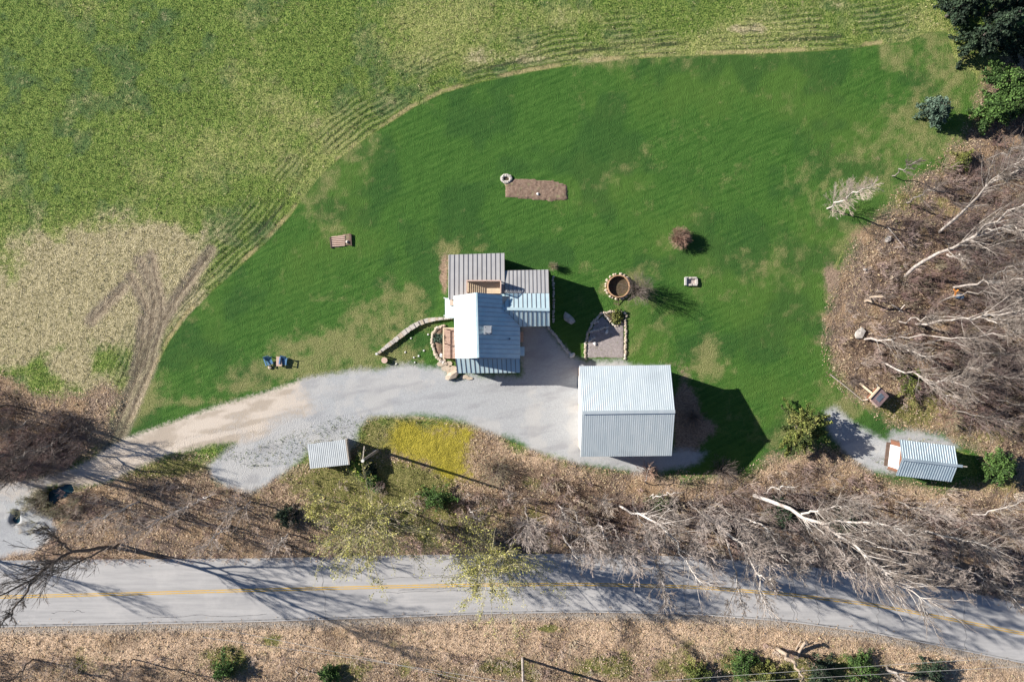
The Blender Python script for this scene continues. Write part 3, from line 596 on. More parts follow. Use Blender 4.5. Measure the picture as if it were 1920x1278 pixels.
# balcony over the low roof
ZD, ZT = 3.42, 4.35
bx0, bx1, by0, by1 = W(876.5, 0, ZD)[0], W(939, 0, ZD)[0], W(0, 550, ZD)[1], W(0, 527.5, ZD)[1]
bal = MB(); bal.box(bx0, bx1, by0, by1, ZD - .12, ZD - .05); bo = bal.build('balcony', M['wood_deck'], H)
nb_ = 9
for i in range(nb_):
    y0 = by0 + (by1 - by0) * i / nb_; mb = MB(); mb.box(bx0, bx1, y0 + .008, y0 + (by1 - by0) / nb_ - .008, ZD - .046, ZD); mb.build('deck_board', M['wood_pale'], bo)
for px, py in ((bx0, by1), (bx1, by1), ((bx0 + bx1) / 2, by1), (bx0, by0 + .1), (bx1, by0 + .1)):
    mb = MB(); mb.box(px - .055, px + .055, py - .055, py + .055, 2.7, ZT + .03); mb.build('post', M['salmon'], bo)
mb = MB(); mb.box(bx0, bx1, by1 - .06, by1 + .06, ZT + .032, ZT + .08); mb.box(bx0 - .06, bx0 + .06, by0, by1 - .065, ZT + .032, ZT + .08); mb.box(bx1 - .06, bx1 + .06, by0, by1 - .065, ZT + .032, ZT + .08); mb.build('hand_rail', M['salmon'], bo)
for i in range(8):
    z = ZD + .08 + i * .108
    for x in (bx0, bx1):
        mb = MB(); mb.box(x - .015, x + .015, by0, by1 - .06, z, z + .055); mb.build('rail_slat', M['salmon'], bo)
mb = MB()
for i in range(7): z = ZD + .05 + i * .128; mb.box(bx0 + .06, bx1 - .06, by1 - .015, by1 + .015, z, z + .120)
mb.build('railing_screen', M['wood_dark'], bo)
# side deck with rail, west of the house
dx0, dx1 = W(832, 0, .5)[0], W(862, 0)[0] - .02; dy0, dy1 = W(0, 672, .5)[1], W(0, 614.5, .5)[1]
dk = MB(); dk.box(dx0, dx1, dy0, dy1, .0, .40); dko = dk.build('side_deck', M['wood_dark'], H)
n = 24
for i in range(n):
    y0 = dy0 + (dy1 - dy0) * i / n; mb = MB(); mb.box(dx0, dx1, y0 + .022, y0 + (dy1 - dy0) / n - .022, .402, .45); mb.build('deck_slat', M['salmon'], dko)
for x, y in ((dx0 + .05, dy0 + .05), (dx0 + .05, (dy0 + dy1) / 2), (dx0 + .05, dy1 - .05), (dx1 - .1, dy1 - .05)):
    mb = MB(); mb.box(x - .05, x + .05, y - .05, y + .05, .452, 1.30); mb.build('post', M['wood_deck'], dko)
mb = MB(); mb.box(dx0 - .02, dx0 + .12, dy0, dy1, 1.302, 1.36); mb.box(dx0 + .125, dx1 - .05, dy1 - .12, dy1 + .02, 1.302, 1.36); mb.box(dx0 + .02, dx0 + .08, dy0 + .1, dy1 - .1, .8, .9); mb.build('hand_rail', M['wood_pale'], dko)

# ---- barn
HE, HRG = 4.45, 6.05
B = thing('barn', 'large square barn with ribbed pale metal gable roof at driveway end', 'barn', W(1170, 770))
bN0, bN1, bS0, bS1 = W(1086.6, 686, HE), W(1257, 684, HE), W(1089, 856, HE), W(1259.5, 854, HE)
r0, r1 = W(1091.5, 773, HRG), W(1265.5, 771, HRG)
mb = MB(); ribbed_plane(r0, r1, bN0, bN1, 43, mb, .008); mb.build('north_roof_slope', M['barn_roof'], B)
mb = MB(); ribbed_plane(r0, r1, bS0, bS1, 43, mb, .012); mb.build('south_roof_slope', M['barn_roof'], B)
mb = MB(); mb.bar(r0 + [0, 0, .09], r1 + [0, 0, .09], .34, .035); mb.build('ridge_cap', M['barn_roof'], B)
for a, b_ in ((r0, bN0), (r1, bN1), (r0, bS0), (r1, bS1)):
    mb = MB(); mb.bar(a + [0, 0, -.13], b_ + [0, 0, -.13], .05, .16); mb.build('rake_board', M['white_trim'], B)
mb = MB(); wx0, wx1 = bN0[0] + .35, bN1[0] - .35; wy0, wy1 = bS0[1] + .35, bN0[1] - .35; ym = r0[1]
pf = [(wy0, -.1), (wy1, -.1), (wy1, HE - .02), (ym, HRG - .17), (wy0, HE - .02)]; n = 5
mb.add([(wx0, y, z) for y, z in pf] + [(wx1, y, z) for y, z in pf], [tuple(range(n)), tuple(range(n, 2 * n))[::-1]] + [(i, n + i, n + (i + 1) % n, (i + 1) % n) for i in range(n)]); mb.build('wall', M['siding'], B)
for y in (wy0 + 2.4, wy1 - 2.4): door(B, (wx0, y), 3.0, 3.0, 'x-', M['white_trim'])
for x in (wx0 + 2.5, wx1 - 2.5): window(B, (x, wy1), 1.0, .9, 'y+', 1.3); window(B, (x, wy0), 1.0, .9, 'y-', 1.3)
window(B, (wx1, ym), 1.0, .9, 'x+', 1.3)

# ---- open woodshed by the driveway
WS = thing('woodshed', 'small lean-to shed with white ribbed metal roof beside the gravel', 'shed', W(616, 850))
zl, zh = 1.75, 2.15
p = [W(576.4, 832.3, zl), W(647.6, 823.5, zh), W(653.8, 870.6, zh), W(581.5, 878.3, zl)]
for i in range(4):
    t0, t1 = i / 4, (i + 1) / 4; mb = MB()
    ribbed_plane(lerp(p[0], p[1], t0), lerp(p[0], p[1], t1 - .004), lerp(p[3], p[2], t0), lerp(p[3], p[2], t1 - .004), 5, mb, .03); mb.build('roof_panel', M['small_white'], WS)
ins = lambda q, k=.12: lerp(q, sum(p) / 4, k)
q = [ins(v_) for v_ in p]
mb = MB(); mb.hexa([(*q[3][:2], -.05), (*q[2][:2], -.05), (*lerp(q[2], q[1], .04)[:2], -.05), (*lerp(q[3], q[0], .04)[:2], -.05), (*q[3][:2], zl - .02), (*q[2][:2], zh - .06), (*lerp(q[2], q[1], .04)[:2], zh - .06), (*lerp(q[3], q[0], .04)[:2], zl - .02)]); mb.build('back_wall', M['wood_grey'], WS)
mb = MB(); mb.hexa([(*q[1][:2], -.05), (*lerp(q[1], q[0], .05)[:2], -.05), (*lerp(q[2], q[3], .05)[:2], -.05), (*lerp(q[2], q[1], .045)[:2], -.05), (*q[1][:2], zh - .06), (*lerp(q[1], q[0], .05)[:2], zh - .07), (*lerp(q[2], q[3], .05)[:2], zh - .07), (*lerp(q[2], q[1], .045)[:2], zh - .06)]); mb.build('end_wall', M['wood_grey'], WS)
mb = MB(); mb.bar(p[1] + [.05, 0, -.10], p[2] + [.05, 0, -.10], .10, .22); mb.build('fascia_board', M['wood_grey'], WS)
for v_, zz in ((q[0], zl - .04), (lerp(q[0], q[1], .5), (zl + zh) / 2 - .06)):
    mb = MB(); mb.box(v_[0] - .06, v_[0] + .06, v_[1] - .06, v_[1] + .06, -.05, zz); mb.build('post', M['wood_grey'], WS)

# ---- sugar-house style shed at the wood edge
G = thing('garden_shed', 'gabled red shed with ribbed blue grey roof and white door', 'shed', W(1735, 860))
ze, zr = 2.35, 3.3
a0, a1, c0, c1, k0, k1 = W(1687, 823.7, ze), W(1790.3, 836, ze), W(1691.5, 860, zr), W(1796, 872.5, zr), W(1680, 891, ze), W(1784, 902.8, ze)
mb = MB(); ribbed_plane(c0, c1, a0, a1, 22, mb, .028); mb.build('north_roof_slope', M['shed_roof'], G)
mb = MB(); ribbed_plane(c0, c1, k0, k1, 22, mb, .028); mb.build('south_roof_slope', M['shed_roof'], G)
mb = MB(); mb.bar(c0 + [0, 0, .08], c1 + [.45, -.05, .08], .28, .05); mb.build('ridge_cap', M['shed_roof'], G)
mb = MB(); mb.bar(c1 + [.40, -.05, .02], c1 + [.95, -.1, .02], .10, .10); mb.build('ridge_pole', M['wood_grey'], G)
ang = math.atan2(a1[1] - a0[1], a1[0] - a0[0]); ctr = (a0 + a1 + k0 + k1) / 4
mb = MB(); mb.obox(ctr[:2], 5.14, 3.2, -.05, ze - .05, ang); mb.build('wall', M['wood_red'], G)
cu = np.array([math.cos(ang), math.sin(ang), 0]); cv = np.array([-math.sin(ang), math.cos(ang), 0])
gb = MB()
for s_ in (-2.56, 2.51):
    o_ = ctr + cu * s_; gb.add([(*(o_ + cv * 1.6)[:2], ze - .05), (*(o_ - cv * 1.6)[:2], ze - .05), (*o_[:2], zr - .12), (*(o_ + cv * 1.6 + cu * .05)[:2], ze - .05), (*(o_ - cv * 1.6 + cu * .05)[:2], ze - .05), (*(o_ + cu * .05)[:2], zr - .12)], [(0, 1, 2), (5, 4, 3), (0, 3, 4, 1), (1, 4, 5, 2), (2, 5, 3, 0)])
gb.build('gable', M['wood_red'], G)
dr = MB(); dc = ctr - cu * 2.60 - cv * .1; dr.obox(dc[:2], .06, 2.4, .02, 2.02, ang); dro = dr.build('door', M['white_trim'], G); dro['label'] = 'wide white door in the red end wall'
for zz in (.5, 1.0, 1.5):
    q_ = dc - cu * .045; mb = MB(); mb.obox(q_[:2], .03, 2.3, zz - .02, zz + .02, ang); mb.build('door_rail', M['wood_grey'], dro)
mb = MB(); q_ = dc - cu * .07 + cv * .9; mb.obox(q_[:2], .08, .05, 1.0, 1.15, ang); mb.build('handle', M['black'], dro)
mb = MB(); q_ = ctr - cu * 2.82; mb.obox(q_[:2], .45, 2.6, -.03, .06, ang); mb.build('door_sill', M['wood_dark'], G)
for s2 in (-1.62, 1.62):
    q_ = ctr - cu * 2.60 + cv * s2; mb = MB(); mb.obox(q_[:2], .1, .14, -.03, ze - .06, ang); mb.build('corner_board', M['wood_dark'], G)

# ---- coop
CP = thing('wooden_coop', 'small reddish wooden coop with dark roof hatch and plank ramp', 'coop', W(1648, 744))
cc = W(1648.5, 744.5, 1.3); an = math.radians(48); e1 = np.array([math.cos(an), math.sin(an), 0]); e2 = np.array([-math.sin(an), math.cos(an), 0])
mb = MB(); mb.obox(cc[:2], 1.45, 1.25, .35, 1.25, an); mb.build('wall', M['wood_red'], CP)
mb = MB(); t_ = cc + e2 * .72 + [0, 0, .2]; u_ = cc - e2 * .72 + [0, 0, -.02]
mb.slab(t_ - e1 * .82, t_ + e1 * .82, u_ + e1 * .82, u_ - e1 * .82, .06); ro = mb.build('roof', M['mauve_roof'], CP)
mb = MB(); t2 = cc + e2 * .22 + [0, 0, .155]; u2 = cc - e2 * .34 + [0, 0, .07]; mb.slab(t2 - e1 * .42 , t2 + e1 * .42, u2 + e1 * .42, u2 - e1 * .42, .03); mb.build('roof_hatch', M['blue_panel'], ro)
mb = MB(); mb.bar(t_ - e1 * .9 + [0, 0, .02] + e2 * .08, t_ + e1 * .75 + [0, 0, .02] + e2 * .08, .18, .16); mb.build('front_board', M['wood_pale'], CP)
mb = MB(); mb.bar(cc - e1 * .90 + e2 * .55 + [0, 0, .12], cc - e1 * .90 - e2 * .55 + [0, 0, -.02], .16, .12); mb.build('side_board', M['salmon'], CP)
for s1 in (-.66, .66):
    for s2 in (-.56, .56): q_ = cc + e1 * s1 + e2 * s2; mb = MB(); mb.obox(q_[:2], .1, .1, -.05, .349, an); mb.build('leg', M['wood_grey'], CP)
mb = MB(); mb.bar(W(1636, 738, .9), W(1611.5, 718, .08), .22, .05); rp = mb.build('ramp', M['wood_pale'], CP)
for i in range(7): q_ = lerp(W(1636, 738, .93), W(1611.5, 718, .11), (i + .5) / 7); mb = MB(); mb.obox(q_[:2], .04, .2, q_[2] - .005, q_[2] + .03, math.radians(-39)); mb.build('cleat', M['wood_pale'], rp)
mb = MB(); mb.bar(W(1632, 747, .6), W(1618, 750, .05), .12, .05); mb.bar(W(1646, 726, .5), W(1645, 720, .05), .14, .05); mb.build('prop_plank', M['wood_grey'], CP)
# ------------------------------------------------------------------ yard things
def stone_mesh(seed, mat):
    r = np.random.default_rng(seed); bm_v = []
    import bmesh
    bm = bmesh.new(); bmesh.ops.create_icosphere(bm, subdivisions=1, radius=1.0)
    for v in bm.verts: v.co *= 1 + r.uniform(-.22, .18); v.co.z *= .75
    me = bpy.data.meshes.new('stone'); bm.to_mesh(me); bm.free(); me.materials.append(mat); return me
STONES = {k: [stone_mesh(i * 7 + j, M[k]) for i in range(4)] for j, k in enumerate(('stone', 'stone_tan', 'stone_white'))}
def put_stone(name, kind, px, py, size, z=0.0, parent=None, sq=(1, 1, 1), rot=None, zz=None):
    o = bpy.data.objects.new(name, random.choice(STONES[kind])); C.objects.link(o); p = W(px, py, z)
    o.location = (p[0], p[1], p[2] if zz is None else zz); o.rotation_euler = (0, 0, random.uniform(0, 6.28) if rot is None else rot)
    o.scale = tuple(size * q * random.uniform(.85, 1.15) for q in sq)
    if parent is not None:
        o.parent = parent
        if parent.type == 'EMPTY': o.matrix_parent_inverse = Matrix.Translation(-parent.location)
    return o
def along(pts, step):
    P = np.array(pts, float); s = np.r_[0, np.cumsum(np.hypot(*np.diff(P, axis=0).T))]
    for t in np.arange(0, s[-1] + .01, step): yield np.interp(t, s, P[:, 0]), np.interp(t, s, P[:, 1])
def stones_along(pts, step, size, kind, parent, z=.08, jit=.8, sq=(1.15, .9, .9), name='stone'):
    for x, y in along(pts, step): put_stone(name, kind if random.random() < .75 else 'stone', x + random.uniform(-jit, jit), y + random.uniform(-jit, jit), size, z, parent, sq)
def mound(name, pts, h, mat, parent, res=.18, jag=.04):
    """low uneven mound over an outline, as a real heightfield"""
    P = to_m(pts); x0, y0 = P.min(0) - .1; x1, y1 = P.max(0) + .1
    X, Y = np.meshgrid(np.arange(x0, x1 + res, res), np.arange(y0, y1 + res, res)); d = sdf(pts, X, Y)
    Z = np.where(d > 0, h * np.clip(d / .3, 0, 1) ** .6 + (RNG.random(X.shape) - .5) * jag, -.12)
    n0, n1 = X.shape; ix = np.arange(n0 * n1).reshape(n0, n1)
    q = np.stack([ix[:-1, :-1], ix[:-1, 1:], ix[1:, 1:], ix[1:, :-1]], -1).reshape(-1, 4); keep = (d.ravel()[q] > -res * 1.2).any(1)
    return link(name, np_mesh(name, np.stack([X, Y, Z], -1), q[keep]), mat, parent)

# garden plot, rock heap, small seed bed
gp = thing('garden_plot', 'bare brown rectangular garden plot in the middle of the lawn', 'garden bed', W(1004, 355))
mound('soil', [(945, 342), (965, 335), (1000, 336), (1040, 339), (1063, 346), (1066, 374), (1035, 378), (990, 374), (948, 370)], .10, M['soil'], gp, .15, .09)
tag(put_stone('stone', 'stone_white', 1008.5, 363.5, .20, .15), 'single white stone lying on the bare garden plot', 'stone')
rh = thing('rock_heap', 'ring shaped heap of grey stones at the garden plot corner', 'rock heap', W(949, 336))
for i in range(16): a = i / 16 * 6.28; put_stone('stone', 'stone', 949 + 8.5 * math.cos(a), 335 + 6.5 * math.sin(a), .20, .12, rh)
mb = MB(); c = W(949, 335); mb.cyl(c[:2], .38, -.05, .06, 14); mb.build('dark_hollow', M['soil_dark'], rh)
sb = thing('seed_bed', 'small tan planting bed with raked rows left of the house', 'garden bed', W(640, 450))
mound('soil', [(620, 444), (655, 437), (660, 438), (661, 460), (622, 466)], .08, M['soil'], sb, .12, .03)
for i in range(6):
    y = 443 + i * 3.4; mb = MB(); a, b_ = W(622, y + 1.6), W(647, y); mb.bar(a + [0, 0, .10], b_ + [0, 0, .10], .11, .08); mb.build('row_ridge', M['salmon'], sb)
mb = MB(); a, b_ = W(619.5, 445), W(621.5, 465); mb.bar(a + [0, 0, .08], b_ + [0, 0, .08], .12, .2); a, b_ = W(658, 439), W(659.5, 461); mb.bar(a + [0, 0, .08], b_ + [0, 0, .08], .12, .2); mb.build('edging_board', M['wood_dark'], sb)
put_stone('stone', 'stone', 651, 453, .22, .15, sb)

# stone ring planter
rg = thing('stone_ring', 'round stone ringed pit with rusty rim on the lawn', 'fire pit', W(1159, 537)); rc_ = W(1159, 537)
n = 40; mb = MB(); ro_, ri_ = 1.24, 1.14
pts = [(rc_[0] + r * math.cos(2 * math.pi * i / n), rc_[1] + r * math.sin(2 * math.pi * i / n), z) for r, z in ((ro_, -.1), (ro_, .5), (ri_, .5), (ri_, -.1)) for i in range(n)]
mb.add(pts, [(k * n + i, k * n + (i + 1) % n, ((k + 1) % 4) * n + (i + 1) % n, ((k + 1) % 4) * n + i) for k in range(4) for i in range(n)]); mb.build('rim', M['rust'], rg)
mb = MB(); mb.cyl(rc_[:2], 1.13, -.05, .03, 32); mb.build('soil', M['soil_dark'], rg)
for i in range(22):
    a = 2 * math.pi * i / 22 + random.uniform(-.08, .08); put_stone('stone', 'stone_tan', 1159 + 23.5 * math.cos(a), 537 + 23.5 * math.sin(a), random.uniform(.13, .22), .1, rg)
mb = MB(); mb.bar(W(1151, 568, .05), W(1160, 571, .05), .08, .1); mb.bar(W(1158, 558, .4), W(1160, 570, .06), .06, .06)
tag(mb.build('fence_stake', M['wood_dark']), 'short dark stake leaning beside the stone ring', 'stake')

# square fire pit
fp = thing('square_fire_pit', 'small square block fire pit with ash on the open lawn', 'fire pit', W(1296, 528))
for x, y in list(along([(1287, 521), (1305, 521), (1305, 534), (1287, 534), (1287, 521)], 3.2)):
    c = W(x, y); mb = MB(); mb.obox(c[:2], .24, .2, -.05, random.uniform(.22, .30), random.uniform(-.1, .1)); mb.build('block', M['stone'], fp)
mb = MB(); a, b_ = W(1283, 535), W(1286, 520); mb.box(a[0], b_[0], a[1], b_[1], -.05, .36); mb.build('bench_slab', M['concrete'], fp)
mb = MB(); a, b_ = W(1289, 532), W(1303, 523); mb.box(a[0], b_[0], a[1], b_[1], -.05, .06); mb.build('ash', M['ash'], fp)

# stone edged pebble garden east of the house
gb_ = thing('pebble_garden', 'stone edged bed of mauve pebbles above the barn', 'garden bed', W(1137, 635))
mound('pebble_fill', [(1100, 671), (1101, 640), (1106, 622), (1116, 603), (1130, 590), (1150, 612), (1170, 604), (1171, 671)], .06, M['pebble'], gb_, .16, .05)
mound('herb_patch', [(1134, 589), (1150, 585), (1170, 587), (1173, 600), (1166, 607), (1152, 610), (1142, 600)], .14, M['soil_dark'], gb_, .14, .12)
for l, k in (([(1098, 673), (1098, 642), (1103, 622), (1112, 604), (1128, 587)], 'stone_tan'), ([(1128, 587), (1150, 583), (1171, 586), (1175, 594)], 'stone_tan'), ([(1173, 600), (1173, 640), (1172, 673)], 'stone_tan'), ([(1130, 588), (1144, 602), (1153, 611), (1168, 604)], 'stone_tan'), ([(1106, 622), (1122, 618), (1142, 612)], 'stone'), ([(1110, 606), (1124, 601)], 'stone'), ([(1104, 640), (1116, 632)], 'stone')):
    stones_along(l, 4.2, .17, k, gb_)
for x, y, s_ in ((1138, 622, .24), (1115, 644, .22)): put_stone('stone', 'stone_white', x, y, s_, .14, gb_, (1.3, .8, .7))
tag(put_stone('flat_boulder', 'stone', 1066, 597, .62, .08, None, (1.5, .75, .35), -.75), 'long flat grey boulder in the shaded grass east of the house', 'boulder')
# edging between gravel yard and grass
ed = thing('stone_edging', 'slanting line of grey kerb stones beside the shaded gravel yard', 'stone edging', W(1050, 640))
stones_along([(1027, 613), (1040, 628), (1053, 645), (1064, 658), (1072, 667)], 4.6, .20, 'stone', ed); put_stone('stone', 'stone_white', 1073, 666, .34, .14, ed, (1.2, .9, .8))
ed = thing('foundation_stones', 'narrow row of stones along the east end wall of the house', 'stone edging', W(1036, 560))
stones_along([(1037, 520), (1038, 560), (1037, 605)], 5.2, .16, 'stone', ed)
# retaining wall
rw = thing('retaining_wall', 'curved low stone retaining wall west of the house', 'stone wall', W(775, 617))
line = [(710, 662), (725, 650), (742, 637), (758, 624), (772, 614), (786, 606), (800, 601), (818, 598), (848, 596)]
for i, (x, y) in enumerate(along(line, 4.6)):
    x2, y2 = min(along(line, .5), key=lambda q: abs(q[0] - x - 2)); ang = math.atan2(-(y2 - y), x2 - x); wd = .26 + .28 * math.sin(math.pi * min(1, max(0, (x - 705) / 130)))
    c = W(x, y); mb = MB(); mb.obox(c[:2], .29, wd * random.uniform(.85, 1.1), -.1, random.uniform(.30, .40), ang + random.uniform(-.08, .08)); mb.build('wall_stone', M['stone'] if random.random() < .8 else M['stone_tan'], rw)
c = W(709, 663); mb = MB(); mb.cyl(c[:2], .09, -.05, .9, 10); mb.cyl(c[:2], .13, .9, 1.0, 10); mb.build('end_post', M['stone_white'], rw)
c = W(722, 675); mb = MB(); mb.cyl(c[:2], .26, -.02, .42, 12, .34); pl_ = mb.build('flower_pot', M['salmon']); tag(pl_, 'salmon coloured flower pot below the curved wall end', 'flower pot')
# bed beside the side deck
bd = thing('border_bed', 'stone bordered shrub bed beside the slatted side deck', 'garden bed', W(824, 642))
mound('soil', [(830, 613), (818, 618), (813, 632), (814, 648), (820, 664), (830, 672), (832, 650)], .12, M['soil'], bd, .15, .08)
stones_along([(832, 611), (820, 614), (812, 624), (810, 640), (813, 655), (819, 668), (826, 676), (836, 682)], 4.0, .22, 'stone_tan', bd, .12)
put_stone('stone', 'stone_white', 828, 666, .26, .2, bd)
ph = thing('stone_path', 'tan flagstone path by the front corner of the house', 'path', W(838, 692))
for i, (x, y, a_, b2) in enumerate(((826, 682, .9, .6), (836, 690, 1.0, .7), (845, 698, .9, .8), (842, 681, .8, .6), (850, 690, .8, .7), (832, 676, .6, .5), (870, 706, 1.0, .45), (880, 709, .8, .4))):
    c = W(x, y); mb = MB(); th = random.uniform(-.8, -.4)
    mb.poly([(c[0] + a_ / 2 * math.cos(t + th) * random.uniform(.85, 1.1), c[1] + b2 / 2 * math.sin(t + th) * random.uniform(.85, 1.1)) for t in np.linspace(0, 6.28, 7, endpoint=False)], -.05, random.uniform(.06, .12)); mb.build('flagstone', M['stone_tan'], ph)
tag(put_stone('boulder', 'stone_tan', 847, 703, .62, .25, None, (1.2, .8, .8), .6), 'tan boulder at the southwest corner of the house', 'boulder')
HP = [(741, 633), (771, 634), (795, 657), (785, 667), (776, 670), (760, 660), (778, 679), (743, 682), (803, 627)]
for (x, y), lb in zip(HP, ('white stone in the herb lawn nearest the curved wall', 'white stone in the upper middle of the herb lawn', 'white stone in the herb lawn nearest the border bed', 'larger white stone in the lower right of the herb lawn', 'white stone at the bottom right of the herb lawn', 'white stone at the centre of the herb lawn', 'white stone at the herb lawn edge above the gravel', 'white stone near the flower pot on the herb lawn', 'white stone in the top corner of the herb lawn')):
    tag(put_stone('stone', 'stone_white', x, y, .12, .05), lb, 'stone', 'white stones on the herb lawn')

# chairs and table
def adirondack(px, py, label, rz):
    t = thing('garden_chair', label, 'chair', W(px, py), 'blue slatted garden chairs')
    def part(nm, boxes):
        mb = MB()
        for bx in boxes: mb.bar(*bx) if len(bx) == 4 else mb.box(*bx)
        me = bpy.data.meshes.new(nm); me.from_pydata(mb.v, [], mb.f); me.update(); me.materials.append(M['blue'])
        o = bpy.data.objects.new(nm, me); C.objects.link(o); o.parent = t; return o
    for i in range(5): y = -.30 + i * .125; part('seat_slat', [((-.29, y, .36 - (.30 + y) * -.12 - .06), (.29, y, .36 - (.30 + y) * -.12 - .06), .11, .025)])
    for i in range(5): x = -.24 + i * .12; hh = .98 - .02 * abs(i - 2) ** 2; part('back_slat', [((x * .9, .28, .34), (x * 1.15, .62, hh), .105, .022)])
    for s in (-.36, .36): part('armrest', [((s, -.36, .56), (s, .42, .56), .13, .03)])
    for s in (-.36, .36): part('leg', [((s, -.30, -.02), (s, -.30, .545), .09, .05)]); part('leg', [((s, .42, -.02), (s, .30, .545), .09, .05)])
    part('back_rail', [((-.38, .47, .62), (.38, .47, .62), .05, .06)])
    t.rotation_euler = (0, 0, rz); return t
adirondack(506.5, 677.5, 'blue slatted garden chair at the outer side of the small table', .35)
adirondack(533.5, 677, 'blue slatted garden chair nearer the house beside the small table', -.15)
tb = thing('garden_table', 'small pale wooden table between two blue chairs', 'table', W(523, 677)); c = W(523, 677.2, .5)
for i in range(5): mb = MB(); x = c[0] - .24 + i * .12; mb.box(x - .055, x + .055, c[1] - .52, c[1] + .52, .47, .50); mb.build('table_slat', M['salmon'], tb)
for sx in (-.22, .22):
    for sy in (-.44, .44): mb = MB(); mb.box(c[0] + sx - .035, c[0] + sx + .035, c[1] + sy - .035, c[1] + sy + .035, -.02, .468); mb.build('leg', M['wood_grey'], tb)
tag(put_stone('stump', 'stone_tan', 505.5, 688, .24, .12, None, (1, 1, .9)), 'pale round stump beside the blue garden chairs', 'stump')
# orange marker and blue barrel in the wood
om = thing('trail_marker', 'bright orange forked marker hanging at the woodland trees', 'marker', W(1792, 552)); q = W(1792, 548, 1.2)
mb = MB(); mb.bar(W(1791, 556, 1.1), W(1792, 546, 1.4), .16, .05); mb.bar(W(1792, 547, 1.4), W(1797, 543, 1.5), .14, .05); mb.bar(W(1792, 547, 1.4), W(1788, 542, 1.5), .12, .05); mb.build('flag', M['orange'], om)
c = W(1790, 554); mb = MB(); mb.cyl(c[:2], .04, -.05, 1.3, 8); mb.build('post', M['wood_grey'], om)
c = W(1794, 556); mb = MB(); mb.cyl(c[:2], .26, -.02, .75, 14); mb.cyl(c[:2], .28, .75, .80, 14); tag(mb.build('barrel', M['barrel']), 'small dark blue barrel under the orange marker', 'barrel')
for px, py, s_, lb in ((1612, 624, .55, 'grey boulder lying in the leaf litter at the wood edge'), (1665, 448, .32, 'pale grey rock by the shadow of the leaning birch'), (1622, 505, .16, 'small pale rock in the leaf litter below the lawn edge')):
    tag(put_stone('boulder', 'stone', px, py, s_, .15, None, (1.3, .9, .7)), lb, 'boulder')
# fallen poles
def log(name, a, b_, r, mat, label, cat='log', z=(.12, .12)):
    pl = [W(*a, z[0]), W(*lerp(a, b_, .5), (z[0] + z[1]) / 2) + [0, .05, 0], W(*b_, z[1])]
    v, q_ = tubes(np.array([pl]), np.array([[r, r * .9, r * .75]]), 8); tag(link(name, np_mesh(name, v, q_, smooth=True), mat), label, cat)
# ------------------------------------------------------------------ vegetation
def tubes(P, R, sides):
    """P (B,n,3) polylines, R (B,n) radii -> vertices and quads"""
    P = np.asarray(P, float); R = np.asarray(R, float); Bn, n, _ = P.shape
    T = np.gradient(P, axis=1); T /= np.linalg.norm(T, axis=2, keepdims=True) + 1e-9
    ref = np.where(np.abs(T[:, :1, 2:3]) > .9, np.array([1.0, 0, 0]), np.array([0, 0, 1.0])); ref = np.broadcast_to(ref, T.shape)
    U = np.cross(T, ref); U /= np.linalg.norm(U, axis=2, keepdims=True) + 1e-9; Vv = np.cross(T, U)
    a = np.linspace(0, 2 * math.pi, sides, endpoint=False)
    ring = P[:, :, None] + R[:, :, None, None] * (U[:, :, None] * np.cos(a)[:, None] + Vv[:, :, None] * np.sin(a)[:, None])
    v = ring.reshape(-1, 3); base = (np.arange(Bn) * n * sides)[:, None, None]; i = np.arange(n - 1)[None, :, None]; k = np.arange(sides)[None, None]
    k2 = (k + 1) % sides; q = np.stack([base + i * sides + k, base + i * sides + k2, base + (i + 1) * sides + k2, base + (i + 1) * sides + k], -1)
    return v, q.reshape(-1, 4)
def shoots(P, L, k, tr, ang, lf, m, rng, up=.15, jit=.12, taper=.5):
    """k side branches on each parent polyline"""
    Bn, n, _ = P.shape; t = rng.uniform(tr[0], tr[1], (Bn, k)); x = t * (n - 1); i = np.minimum(x.astype(int), n - 2); f = (x - i)[..., None]
    bi = np.arange(Bn)[:, None]; p0 = P[bi, i] * (1 - f) + P[bi, i + 1] * f; d = P[bi, i + 1] - P[bi, i]; d /= np.linalg.norm(d, axis=-1, keepdims=True) + 1e-9
    r = rng.normal(size=d.shape); r -= (r * d).sum(-1, keepdims=True) * d; r /= np.linalg.norm(r, axis=-1, keepdims=True) + 1e-9
    a = np.radians(rng.uniform(ang[0], ang[1], t.shape))[..., None]; d = d * np.cos(a) + r * np.sin(a); d[..., 2] += up; d /= np.linalg.norm(d, axis=-1, keepdims=True)
    ln = L[:, None] * lf * (1 - taper * t) * rng.uniform(.6, 1.25, t.shape)
    d = d.reshape(-1, 3); p0 = p0.reshape(-1, 3); ln = ln.reshape(-1); pts = [p0]; cur = d.copy()
    for s in range(m - 1):
        cur = cur + rng.normal(size=cur.shape) * jit; cur[:, 2] += .05; cur /= np.linalg.norm(cur, axis=1, keepdims=True)
        pts.append(pts[-1] + cur * (ln / (m - 1))[:, None])
    return np.stack(pts, 1), ln
def cat_tubes(parts):
    vs, qs, o = [], [], 0
    for v, q in parts: vs.append(v); qs.append(q + o); o += len(v)
    return np.concatenate(vs), np.concatenate(qs)
def lin(a, b_, n, Bn): return np.broadcast_to(np.linspace(a, b_, n), (Bn, n))
